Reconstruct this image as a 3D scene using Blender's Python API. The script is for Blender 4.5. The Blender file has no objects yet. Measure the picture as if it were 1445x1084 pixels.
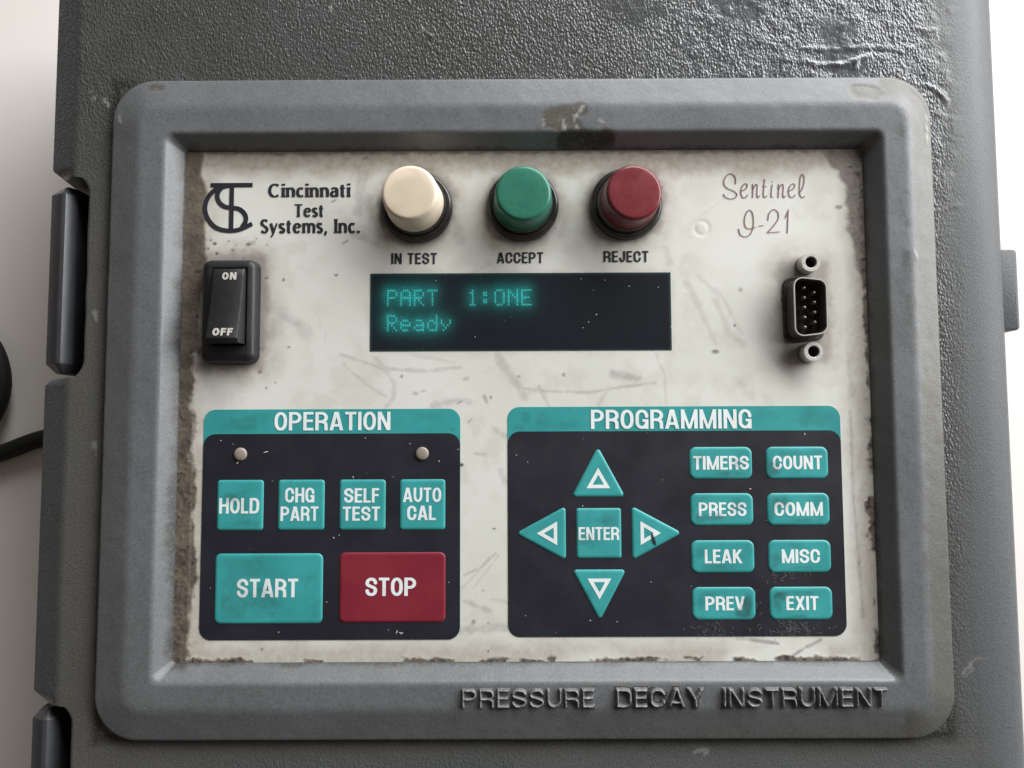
import bpy, bmesh, math, random
import numpy as np

# ------------------------------------------------------------------ camera, world, lamp, exposure
scene = bpy.context.scene
COL = scene.collection
MM = 0.001
PI = math.pi
TABLE_Z = -58.0                                   # table surface, mm (0 = faceplate surface)
CAM_H = 226.0
CAM_ROT = (math.radians(4.0), math.radians(0.165), math.radians(-0.2226))
FPX = 1130.0

cam_d = bpy.data.cameras.new('camera')
cam = bpy.data.objects.new('camera', cam_d)
COL.objects.link(cam)
cam.location = (0, 0, CAM_H * MM)
cam.rotation_euler = CAM_ROT
cam_d.sensor_width = 36.0
cam_d.lens = 36.0 * FPX / 1445.0
cam_d.clip_start = 0.01
cam_d.clip_end = 20.0
scene.camera = cam

world = bpy.data.worlds.new('World')
scene.world = world
world.use_nodes = True
bg = world.node_tree.nodes['Background']
bg.inputs[0].default_value = (1.0, 0.88, 0.75, 1)
bg.inputs[1].default_value = 0.105


def area_lamp(name, az, el, dist, sx, sy, power, color):
    l = bpy.data.lights.new(name, 'AREA')
    l.shape = 'RECTANGLE'
    l.size, l.size_y = sx, sy
    l.energy = power
    l.color = color
    o = bpy.data.objects.new(name, l)
    a, e = math.radians(az), math.radians(el)
    d = np.array((math.cos(e) * math.cos(a), math.cos(e) * math.sin(a), math.sin(e)))
    o.location = d * dist
    from mathutils import Vector
    o.rotation_euler = Vector(-d).to_track_quat('-Z', 'Y').to_euler()
    COL.objects.link(o)
    return o


area_lamp('window_light', 46, 24, 1.5, 2.6, 0.75, 76.0, (0.985, 0.99, 1.0))

scene.view_settings.view_transform = 'Standard'
scene.view_settings.look = 'None'
scene.view_settings.exposure = 0.0
scene.view_settings.gamma = 1.0
scene.view_settings.use_curve_mapping = False
scene.render.engine = 'CYCLES'
scene.cycles.use_denoising = True
scene.cycles.max_bounces = 8
scene.render.resolution_x, scene.render.resolution_y = 1024, 768

# ------------------------------------------------------------------ numeric helpers
rng = np.random.default_rng(7)


def rot(rx, ry, rz):
    c, s = math.cos, math.sin
    X = np.array([[1, 0, 0], [0, c(rx), -s(rx)], [0, s(rx), c(rx)]])
    Y = np.array([[c(ry), 0, s(ry)], [0, 1, 0], [-s(ry), 0, c(ry)]])
    Z = np.array([[c(rz), -s(rz), 0], [s(rz), c(rz), 0], [0, 0, 1]])
    return Z @ Y @ X


_M = rot(*CAM_ROT)


def pp(px, py, z=0.0):
    """survey of the photograph: where a mark sits on the plate at height z, in mm"""
    d = _M @ np.array([(px - 722.5) / FPX, -(py - 542.0) / FPX, -1.0])
    t = (z - CAM_H) / d[2]
    return (t * d[0], t * d[1])


def vnoise(x, y, cell, seed):
    r = np.random.default_rng(seed)
    tab = r.random((256, 256))
    gx, gy = np.asarray(x) / cell + 1000.0, np.asarray(y) / cell + 1000.0
    ix, iy = np.floor(gx).astype(int), np.floor(gy).astype(int)
    fx, fy = gx - ix, gy - iy
    fx, fy = fx * fx * (3 - 2 * fx), fy * fy * (3 - 2 * fy)
    a = tab[ix % 256, iy % 256]
    b = tab[(ix + 1) % 256, iy % 256]
    c = tab[ix % 256, (iy + 1) % 256]
    d = tab[(ix + 1) % 256, (iy + 1) % 256]
    return (a * (1 - fx) + b * fx) * (1 - fy) + (c * (1 - fx) + d * fx) * fy


def fbm(x, y, cell, seed, octaves=4):
    v, amp, tot = 0, 1.0, 0
    for k in range(octaves):
        v = v + amp * vnoise(x, y, cell, seed + 31 * k)
        tot += amp
        cell *= 0.5
        amp *= 0.55
    return v / tot


def sst(a, b, x):
    t = np.clip((x - a) / (b - a), 0, 1)
    return t * t * (3 - 2 * t)


def polydist(X, Y, pts):
    d = np.full(np.shape(X), 1e9)
    for (ax, ay), (bx, by) in zip(pts[:-1], pts[1:]):
        vx, vy = bx - ax, by - ay
        L = vx * vx + vy * vy + 1e-9
        t = np.clip(((X - ax) * vx + (Y - ay) * vy) / L, 0, 1)
        d = np.minimum(d, np.hypot(X - ax - t * vx, Y - ay - t * vy))
    return d


def catmull(pts, n=8, closed=False):
    P = [np.array(p, float) for p in pts]
    if closed:
        P = [P[-1]] + P + [P[0], P[1]]
    else:
        P = [2 * P[0] - P[1]] + P + [2 * P[-1] - P[-2]]
    out = []
    for i in range(1, len(P) - 2):
        for k in range(n):
            t = k / n
            a, b, c, d = P[i - 1], P[i], P[i + 1], P[i + 2]
            out.append(0.5 * ((2 * b) + (c - a) * t + (2 * a - 5 * b + 4 * c - d) * t * t + (3 * b - a - 3 * c + d) * t ** 3))
    if not closed:
        out.append(P[-2])
    return [tuple(p) for p in out]


# ------------------------------------------------------------------ materials
class NT:
    def __init__(self, name):
        self.m = bpy.data.materials.new(name)
        self.m.use_nodes = True
        self.t = self.m.node_tree
        self.n = self.t.nodes
        self.b = self.n['Principled BSDF']
        self.out = self.n['Material Output']
        self.tc = self.n.new('ShaderNodeTexCoord').outputs['Object']

    def _in(self, sock, v):
        if isinstance(v, bpy.types.NodeSocket):
            self.t.links.new(v, sock)
        elif isinstance(v, (tuple, list)):
            sock.default_value = (*v, 1) if len(v) == 3 and len(sock.default_value) == 4 else v
        else:
            sock.default_value = v

    def set(self, **k):
        names = dict(color='Base Color', rough='Roughness', metal='Metallic', spec='Specular IOR Level', normal='Normal',
                     coat='Coat Weight', coat_rough='Coat Roughness', emit='Emission Color', emit_s='Emission Strength',
                     sss='Subsurface Weight', alpha='Alpha')
        for a, v in k.items():
            self._in(self.b.inputs[names[a]], v)
        return self

    def noise(self, scale, detail=3.0, rough=0.55, stretch=None, dist=0.0):
        n = self.n.new('ShaderNodeTexNoise')
        src = self.tc
        if stretch:
            mp = self.n.new('ShaderNodeMapping')
            mp.inputs['Scale'].default_value = stretch
            self._in(mp.inputs['Vector'], src)
            src = mp.outputs[0]
        self._in(n.inputs['Vector'], src)
        n.inputs['Scale'].default_value = scale
        n.inputs['Detail'].default_value = detail
        n.inputs['Roughness'].default_value = rough
        n.inputs['Distortion'].default_value = dist
        return n.outputs['Fac']

    def voro(self, scale, feature='F1', stretch=None, smooth=None):
        n = self.n.new('ShaderNodeTexVoronoi')
        n.feature = feature
        src = self.tc
        if stretch:
            mp = self.n.new('ShaderNodeMapping')
            mp.inputs['Scale'].default_value = stretch
            self._in(mp.inputs['Vector'], src)
            src = mp.outputs[0]
        self._in(n.inputs['Vector'], src)
        n.inputs['Scale'].default_value = scale
        if smooth is not None and 'Smoothness' in n.inputs:
            n.inputs['Smoothness'].default_value = smooth
        return n.outputs['Distance']

    def attr(self, name):
        n = self.n.new('ShaderNodeAttribute')
        n.attribute_name = name
        return n.outputs['Fac']

    def ramp(self, v, a, b, lo=0.0, hi=1.0):
        n = self.n.new('ShaderNodeMapRange')
        n.interpolation_type = 'SMOOTHSTEP'
        self._in(n.inputs['Value'], v)
        n.inputs['From Min'].default_value = a
        n.inputs['From Max'].default_value = b
        n.inputs['To Min'].default_value = lo
        n.inputs['To Max'].default_value = hi
        return n.outputs['Result']

    def math(self, op, a, b=0.0):
        n = self.n.new('ShaderNodeMath')
        n.operation = op
        self._in(n.inputs[0], a)
        self._in(n.inputs[1], b)
        return n.outputs[0]

    def mix(self, f, a, b):
        n = self.n.new('ShaderNodeMix')
        n.data_type = 'RGBA'
        self._in(n.inputs[0], f)
        self._in(n.inputs[6], a)
        self._in(n.inputs[7], b)
        return n.outputs[2]

    def fmix(self, f, a, b):
        n = self.n.new('ShaderNodeMix')
        n.data_type = 'FLOAT'
        self._in(n.inputs[0], f)
        self._in(n.inputs[2], a)
        self._in(n.inputs[3], b)
        return n.outputs[0]

    def bump(self, h, dist, strength=1.0, normal=None):
        n = self.n.new('ShaderNodeBump')
        self._in(n.inputs['Height'], h)
        self._in(n.inputs['Strength'], strength)
        n.inputs['Distance'].default_value = dist
        if normal is not None:
            self._in(n.inputs['Normal'], normal)
        return n.outputs[0]


M = {}

# bezel: smooth satin grey paint, oil stains and chips through attributes
q = NT('bezel_paint')
n1 = q.noise(45, 4)
n2 = q.noise(400, 3)
base = q.mix(q.ramp(n1, 0.35, 0.65), (0.112, 0.117, 0.121), (0.135, 0.141, 0.148))
base = q.mix(q.ramp(n2, 0.25, 0.8), base, (0.122, 0.127, 0.131))
base = q.mix(q.attr('olive'), base, (0.086, 0.081, 0.057))
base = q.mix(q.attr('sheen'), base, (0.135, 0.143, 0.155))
base = q.mix(q.attr('chip'), base, (0.082, 0.076, 0.056))
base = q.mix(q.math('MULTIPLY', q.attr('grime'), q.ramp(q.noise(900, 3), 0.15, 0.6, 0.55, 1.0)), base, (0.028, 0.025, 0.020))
base = q.mix(q.attr('flake'), base, (0.34, 0.34, 0.32))
spk = q.ramp(q.noise(1300, 2), 0.72, 0.78)
fg = q.noise(1700, 2, 0.6)
base = q.mix(q.ramp(fg, 0.50, 0.72, 0, 0.45), base, (0.165, 0.172, 0.180))
base = q.mix(q.ramp(fg, 0.48, 0.28, 0, 0.45), base, (0.060, 0.062, 0.062))
base = q.mix(q.math('MULTIPLY', spk, 0.5), base, (0.30, 0.30, 0.29))
rgh = q.fmix(q.attr('olive'), q.ramp(n1, 0.3, 0.7, 0.38, 0.46), 0.40)
nb = q.bump(q.noise(1500, 3), 0.00006, 0.55)
nb = q.bump(q.noise(260, 2), 0.00012, 0.30, nb)
q.set(color=base, rough=rgh, spec=0.5, normal=nb)
M['bezel'] = q.m

# case: leather-grained paint
q = NT('case_paint')
film, dust = q.attr('film'), q.attr('dust')
g1 = q.voro(1750, 'SMOOTH_F1', (1.0, 0.62, 1.0), 0.35)
g2 = q.noise(1500, 2.0, 0.5, (1.0, 0.6, 1.0), 0.4)
g3 = q.noise(2600, 2.0)
ht = q.math('ADD', q.math('MULTIPLY', g1, 0.9), q.math('MULTIPLY', g2, 0.9))
ht = q.math('ADD', ht, q.math('MULTIPLY', g3, 0.22))
ht = q.fmix(dust, ht, q.math('MULTIPLY', g3, 0.9))
big = q.noise(28, 4)
mot = q.noise(160, 4)
base = q.mix(q.ramp(big, 0.35, 0.65), (0.060, 0.064, 0.057), (0.076, 0.080, 0.078))
base = q.mix(q.ramp(mot, 0.45, 0.75, 0, 0.5), base, (0.044, 0.042, 0.035))
base = q.mix(film, base, (0.070, 0.074, 0.081))
base = q.mix(dust, base, (0.078, 0.076, 0.065))
base = q.mix(q.attr('skylit_clean'), base, (0.084, 0.091, 0.102))  # bluish cleaner paint, carrying painted sky reflection on the left chamfer
base = q.mix(q.attr('grime'), base, (0.020, 0.019, 0.016))
base = q.mix(q.attr('flake'), base, (0.20, 0.20, 0.185))
sp = q.ramp(q.noise(1500, 2, 0.6), 0.735, 0.775)
fg = q.noise(1900, 2, 0.6)
base = q.mix(q.ramp(fg, 0.50, 0.72, 0, 0.5), base, (0.105, 0.107, 0.105))
base = q.mix(q.ramp(fg, 0.48, 0.28, 0, 0.5), base, (0.025, 0.025, 0.023))
base = q.mix(q.math('MULTIPLY', sp, 0.55), base, (0.33, 0.33, 0.31))
rgh = q.fmix(dust, q.ramp(mot, 0.3, 0.7, 0.22, 0.32), 0.62)
q.set(color=base, rough=rgh, spec=q.fmix(film, 0.5, 0.85), normal=q.bump(ht, 0.00027, q.fmix(q.attr('smooth'), q.fmix(dust, q.fmix(film, 0.85, 0.62), 0.5), 0.2)))
M['case'] = q.m

# faceplate: off-white screen-printed overlay, stains from attributes
q = NT('faceplate_overlay')
n1 = q.noise(30, 4)
n2 = q.noise(220, 4)
base = q.mix(q.ramp(n1, 0.3, 0.7), (0.635, 0.640, 0.580), (0.690, 0.695, 0.642))
base = q.mix(q.math('MULTIPLY', q.ramp(n2, 0.5, 0.8), 0.25), base, (0.60, 0.58, 0.52))
fg = q.noise(1600, 3, 0.6)
base = q.mix(q.ramp(fg, 0.45, 0.25, 0, 0.30), base, (0.52, 0.51, 0.46))
base = q.mix(q.math('MULTIPLY', q.attr('haze'), q.ramp(q.noise(500, 4), 0.25, 0.7, 0.75, 1.15)), base, (0.37, 0.325, 0.27))
base = q.mix(q.attr('smudge'), base, (0.20, 0.185, 0.165))
gcol = q.mix(q.ramp(q.noise(170, 5, 0.65), 0.32, 0.68), (0.058, 0.044, 0.031), (0.135, 0.108, 0.080))
base = q.mix(q.attr('grime'), base, gcol)
base = q.mix(q.attr('speck'), base, (0.035, 0.030, 0.026))
nb = q.bump(q.noise(1800, 2), 0.00004, 0.4)
nb = q.bump(q.math('MULTIPLY', q.attr('grime'), q.noise(800, 4)), 0.00025, 0.7, nb)
q.set(color=base, rough=q.fmix(q.attr('grime'), 0.46, 0.62), spec=0.4, normal=nb)
M['plate'] = q.m


def printed(name, col, var=0.12, rough=0.42, spec=0.4, dirt=0.25, spots=False, dcol=None):
    q = NT(name)
    n1 = q.noise(70, 4)
    n2 = q.noise(700, 3)
    dk = tuple(c * (1 - var) for c in col)
    lt = tuple(min(1, c * (1 + var)) for c in col)
    base = q.mix(q.ramp(n1, 0.3, 0.7), dk, lt)
    dc = dcol or tuple(c * 0.45 + 0.01 for c in col)
    d = q.math('MULTIPLY', q.ramp(q.noise(150, 5, 0.65), 0.52, 0.78), dirt)
    base = q.mix(d, base, dc)
    base = q.mix(q.attr('grime'), base, (0.045, 0.042, 0.034))
    if spots:
        s = q.ramp(q.noise(950, 1.5, 0.5), 0.775, 0.80)
        base = q.mix(q.math('MULTIPLY', s, 0.55), base, (0.45, 0.45, 0.46))
        lint = q.attr('lint')
        base = q.mix(lint, base, (0.22, 0.22, 0.23))
    base = q.mix(q.math('MULTIPLY', q.ramp(n2, 0.6, 0.8), 0.12), base, tuple(min(1, c * 1.5 + 0.02) for c in col))
    q.set(color=base, rough=q.ramp(n1, 0.3, 0.7, rough, rough + 0.1), spec=spec,
          normal=q.bump(q.noise(2200, 2), 0.00003, 0.5))
    return q.m


TEAL = (0.036, 0.300, 0.298)
M['teal'] = printed('teal_print', TEAL, 0.08, 0.40, 0.4, 0.35)
M['keyteal'] = printed('teal_key', (0.040, 0.318, 0.316), 0.10, 0.36, 0.45, 0.50)
M['keyred'] = printed('red_key', (0.205, 0.018, 0.033), 0.08, 0.42, 0.35, 0.2)
M['black'] = printed('black_print', (0.0125, 0.0135, 0.0205), 0.08, 0.44, 0.5, 0.3, True, (0.022, 0.022, 0.026))
M['ink'] = printed('black_ink', (0.022, 0.021, 0.028), 0.1, 0.5, 0.3, 0.1)
M['maroon'] = printed('maroon_ink', (0.20, 0.105, 0.11), 0.25, 0.5, 0.3, 0.0)
M['white'] = printed('white_ink', (0.76, 0.82, 0.82), 0.05, 0.45, 0.4, 0.45, False, (0.42, 0.55, 0.54))
M['pad'] = printed('switch_lettering', (0.50, 0.48, 0.43), 0.1, 0.5, 0.3, 0.6, False, (0.22, 0.2, 0.17))


def plastic(name, col, rough=0.35, spec=0.5, sss=0.0, bump=0.00003, bscale=1200, dirt=0.2, dcol=(0.05, 0.045, 0.04)):
    q = NT(name)
    n1 = q.noise(120, 4)
    base = q.mix(q.ramp(n1, 0.3, 0.7), tuple(c * 0.9 for c in col), tuple(min(1, c * 1.08) for c in col))
    base = q.mix(q.math('MULTIPLY', q.ramp(q.noise(420, 5, 0.7), 0.55, 0.75), dirt), base, dcol)
    base = q.mix(q.attr('grime'), base, dcol)
    sp = q.ramp(q.noise(1700, 2, 0.6), 0.74, 0.775)
    base = q.mix(q.math('MULTIPLY', sp, 0.4), base, tuple(min(0.6, c + 0.22) for c in col))
    base = q.mix(q.math('MULTIPLY', q.attr('dusty'), q.ramp(q.noise(800, 4), 0.2, 0.7, 0.35, 0.7)), base, (0.30, 0.25, 0.22))
    q.set(color=base, rough=q.ramp(n1, 0.3, 0.7, rough, rough + 0.12), spec=spec, normal=q.bump(q.noise(bscale, 3), bump, 0.7))
    if sss:
        q.set(sss=sss)
        q.b.inputs['Subsurface Radius'].default_value = (0.004, 0.003, 0.002)
        q.b.inputs['Subsurface Scale'].default_value = 0.5
    return q.m


M['lens_white'] = plastic('ivory_lens', (0.78, 0.67, 0.53), 0.42, 0.4, 0.25, dirt=0.28, dcol=(0.55, 0.47, 0.35))
M['lens_green'] = plastic('green_lens', (0.008, 0.165, 0.108), 0.26, 0.5, 0.0, dirt=0.15, dcol=(0.02, 0.12, 0.09))
M['lens_red'] = plastic('red_lens', (0.165, 0.009, 0.020), 0.26, 0.5, 0.0, dirt=0.15, dcol=(0.10, 0.012, 0.02))
M['ring'] = plastic('lamp_ring_black', (0.016, 0.015, 0.015), 0.28, 0.6, dirt=0.45, dcol=(0.045, 0.038, 0.030))
M['switch'] = plastic('switch_black', (0.014, 0.014, 0.016), 0.38, 0.5, bump=0.00008, bscale=900, dirt=0.35, dcol=(0.035, 0.032, 0.028))
M['latch'] = plastic('latch_black', (0.036, 0.038, 0.043), 0.36, 0.6, bump=0.00006, bscale=700, dirt=0.2, dcol=(0.05, 0.05, 0.05))
M['rubber'] = plastic('cord_rubber', (0.010, 0.010, 0.010), 0.55, 0.35, dirt=0.2, dcol=(0.03, 0.03, 0.03))
M['led'] = plastic('led_lens', (0.27, 0.235, 0.20), 0.25, 0.5, 0.0, dirt=0.25, dcol=(0.16, 0.13, 0.10))

q = NT('connector_steel')
n1 = q.noise(600, 4)
dirtm = q.math('MAXIMUM', q.attr('grime'), q.ramp(n1, 0.55, 0.75, 0, 0.6))
q.set(color=q.mix(dirtm, (0.66, 0.64, 0.60), (0.035, 0.027, 0.020)), metal=q.fmix(dirtm, 0.35, 0.0), rough=q.fmix(dirtm, 0.32, 0.7),
      normal=q.bump(n1, 0.0001, 0.5))
M['steel'] = q.m
q = NT('connector_dark')
q.set(color=q.mix(q.ramp(q.noise(700, 4), 0.4, 0.75), (0.012, 0.010, 0.009), (0.055, 0.042, 0.032)), rough=0.6,
      normal=q.bump(q.noise(900, 4), 0.0002, 0.6))
M['dsub'] = q.m
q = NT('pin_metal')
q.set(color=(0.22, 0.19, 0.15), metal=0.6, rough=0.3)
M['pin'] = q.m

# smoked display filter: dark gloss in front, partly see-through and partly diffusing
q = NT('display_filter')
nb = q.bump(q.noise(2200, 2), 0.00002, 0.4)
spf = q.math('MULTIPLY', q.ramp(q.noise(900, 1.5, 0.5), 0.775, 0.80), 0.5)
q.set(color=q.mix(spf, (0.0190, 0.0225, 0.0320), (0.45, 0.45, 0.46)), rough=0.42, spec=0.5, normal=nb)
tr = q.n.new('ShaderNodeBsdfTransparent')
tr.inputs[0].default_value = (0.30, 0.42, 0.42, 1)
tl = q.n.new('ShaderNodeBsdfTranslucent')
tl.inputs[0].default_value = (0.25, 0.42, 0.42, 1)
m1 = q.n.new('ShaderNodeMixShader')
m1.inputs[0].default_value = 0.78
q.t.links.new(tr.outputs[0], m1.inputs[1])
q.t.links.new(tl.outputs[0], m1.inputs[2])
m2 = q.n.new('ShaderNodeMixShader')
m2.inputs[0].default_value = 0.5
q.t.links.new(q.b.outputs[0], m2.inputs[1])
q.t.links.new(m1.outputs[0], m2.inputs[2])
q.t.links.new(m2.outputs[0], q.out.inputs[0])
M['filter'] = q.m
q = NT('display_backing')
q.set(color=(0.006, 0.007, 0.008), rough=0.8, spec=0.1)
M['backing'] = q.m
q = NT('display_phosphor')
q.set(color=(0.02, 0.05, 0.05), rough=0.6, emit=(0.10, 0.95, 0.88), emit_s=6.4)
M['phosphor'] = q.m

q = NT('tabletop_white')
n1 = q.noise(9, 4)
n2 = q.noise(90, 4)
base = q.mix(q.ramp(n1, 0.35, 0.65), (0.80, 0.755, 0.71), (0.84, 0.80, 0.76))
base = q.mix(q.ramp(n2, 0.55, 0.8, 0, 0.3), base, (0.74, 0.70, 0.66))
q.set(color=base, rough=0.5, spec=0.4, normal=q.bump(q.noise(900, 3), 0.00005, 0.4))
M['table'] = q.m


# ------------------------------------------------------------------ object helpers
def mesh_obj(name, verts, faces, mat, parent=None, smooth=False, attrs=None, angle=None, loc=(0, 0, 0)):
    me = bpy.data.meshes.new(name)
    V = np.asarray(verts, float) * MM
    me.from_pydata(V.tolist(), [], faces if isinstance(faces, list) else faces.tolist())
    me.update()
    if attrs:
        for k, v in attrs.items():
            a = me.attributes.new(k, 'FLOAT', 'POINT')
            a.data.foreach_set('value', np.asarray(v, np.float32).ravel())
    if smooth:
        me.polygons.foreach_set('use_smooth', [True] * len(me.polygons))
        if angle:
            me.set_sharp_from_angle(angle=math.radians(angle))
    me.materials.append(M[mat])
    o = bpy.data.objects.new(name, me)
    COL.objects.link(o)
    o.location = loc
    if parent is not None:
        o.parent = parent
        if parent.type == 'EMPTY':
            o.location = tuple(-np.array(parent.location) + np.array(loc))
    return o


def grid_faces(nr, nc, closed=False, keep=None):
    r = np.arange(nr - 1)[:, None]
    c = np.arange(nc if closed else nc - 1)[None, :]
    c2 = (c + 1) % nc
    f = np.stack([r * nc + c, r * nc + c2, (r + 1) * nc + c2, (r + 1) * nc + c], -1)
    if keep is not None:
        return f[keep]
    return f.reshape(-1, 4)


def round_poly(pts, r, d=0.0, n=6):
    """convex polygon (counter-clockwise) with corner radius r, inset by d"""
    P = [np.array(p, float) for p in pts]
    k = len(P)
    ins = max(d, r)
    rad = max(r - d, 1e-4)
    nrm = []
    for i in range(k):
        e = P[(i + 1) % k] - P[i]
        e /= np.linalg.norm(e)
        nrm.append(np.array([e[1], -e[0]]))              # outward
    out = []
    for i in range(k):
        n0, n1 = nrm[i - 1], nrm[i]
        A = np.array([n0, n1])
        bvec = np.array([n0 @ P[i] - ins, n1 @ P[i] - ins])
        c = np.linalg.solve(A, bvec)
        a0 = math.atan2(n0[1], n0[0])
        a1 = math.atan2(n1[1], n1[0])
        while a1 < a0:
            a1 += 2 * PI
        for j in range(n + 1):
            a = a0 + (a1 - a0) * j / n
            out.append((c[0] + rad * math.cos(a), c[1] + rad * math.sin(a)))
    return out


def rect(x0, y0, x1, y1):
    return [(x0, y0), (x1, y0), (x1, y1), (x0, y1)]


def pad_geo(pts, r, profile, n=6, cap=True, lift=None):
    """stack of inset rings: profile = [(inset, z), ...]"""
    V, F = [], []
    k = None
    for d, z in profile:
        ring = round_poly(pts, r, d, n)
        k = len(ring)
        V += [(x, y, z) for x, y in ring]
    for i in range(len(profile) - 1):
        for j in range(k):
            F.append([i * k + j, i * k + (j + 1) % k, (i + 1) * k + (j + 1) % k, (i + 1) * k + j])
    if cap:
        F.append([(len(profile) - 1) * k + j for j in range(k)])
    if lift:
        V = [(x, y, z + lift(x, y)) for x, y, z in V]
    return V, F


def lathe_geo(profile, cx=0, cy=0, n=48, cap=True):
    V, F = [], []
    for r, z in profile:
        for j in range(n):
            a = 2 * PI * j / n
            V.append((cx + r * math.cos(a), cy + r * math.sin(a), z))
    for i in range(len(profile) - 1):
        for j in range(n):
            F.append([i * n + j, i * n + (j + 1) % n, (i + 1) * n + (j + 1) % n, (i + 1) * n + j])
    if cap:
        F.append([(len(profile) - 1) * n + j for j in range(n)])
    return V, F


def join_geo(*geos):
    V, F = [], []
    for v, f in geos:
        o = len(V)
        V += list(v)
        F += [[i + o for i in q_] for q_ in f]
    return V, F


# ------------------------------------------------------------------ lettering from strokes
def seg_sdf(X, Y, p, q, w):
    dx, dy = q[0] - p[0], q[1] - p[1]
    L = math.hypot(dx, dy) + 1e-9
    ux, uy = dx / L, dy / L
    a = np.abs((X - p[0]) * ux + (Y - p[1]) * uy - L / 2) - L / 2
    b = np.abs(-(X - p[0]) * uy + (Y - p[1]) * ux) - w
    return np.hypot(np.maximum(a, 0), np.maximum(b, 0)) + np.minimum(np.maximum(a, b), 0)


def stroke_sdf(X, Y, strokes, wv, wh, roundends=False, wscale=None):
    d = np.full(X.shape, 1e3)
    for st in strokes:
        mul = 1.0
        if isinstance(st, tuple) and isinstance(st[0], list):
            st, mul = st
        ws = []
        for p, q in zip(st[:-1], st[1:]):
            L = math.hypot(q[0] - p[0], q[1] - p[1]) + 1e-9
            w = (wh + (wv - wh) * abs(q[1] - p[1]) / L) * mul
            ws.append(w)
            d = np.minimum(d, seg_sdf(X, Y, p, q, w))
        for i in range(1, len(st) - 1):
            w = min(ws[i - 1], ws[i]) * 0.5 + 0.5 * max(ws[i - 1], ws[i])
            if math.hypot(st[i][0] - st[i-1][0], st[i][1] - st[i-1][1]) > 0:
                d = np.minimum(d, np.hypot(X - st[i][0], Y - st[i][1]) - w)
        if roundends:
            for e, w in ((st[0], ws[0]), (st[-1], ws[-1])):
                d = np.minimum(d, np.hypot(X - e[0], Y - e[1]) - w)
    return d


def arc(cx, cy, rx, ry, a0, a1, n=8):
    return [(cx + rx * math.cos(math.radians(a0 + (a1 - a0) * i / n)), cy + ry * math.sin(math.radians(a0 + (a1 - a0) * i / n))) for i in range(n + 1)]


def bez(p0, p1, p2, p3, n=10):
    return [tuple(sum(c * p[k] for c, p in zip(((1-t)**3, 3*(1-t)**2*t, 3*(1-t)*t*t, t**3), (p0, p1, p2, p3))) for k in (0, 1)) for t in [i / n for i in range(n + 1)]]


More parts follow.
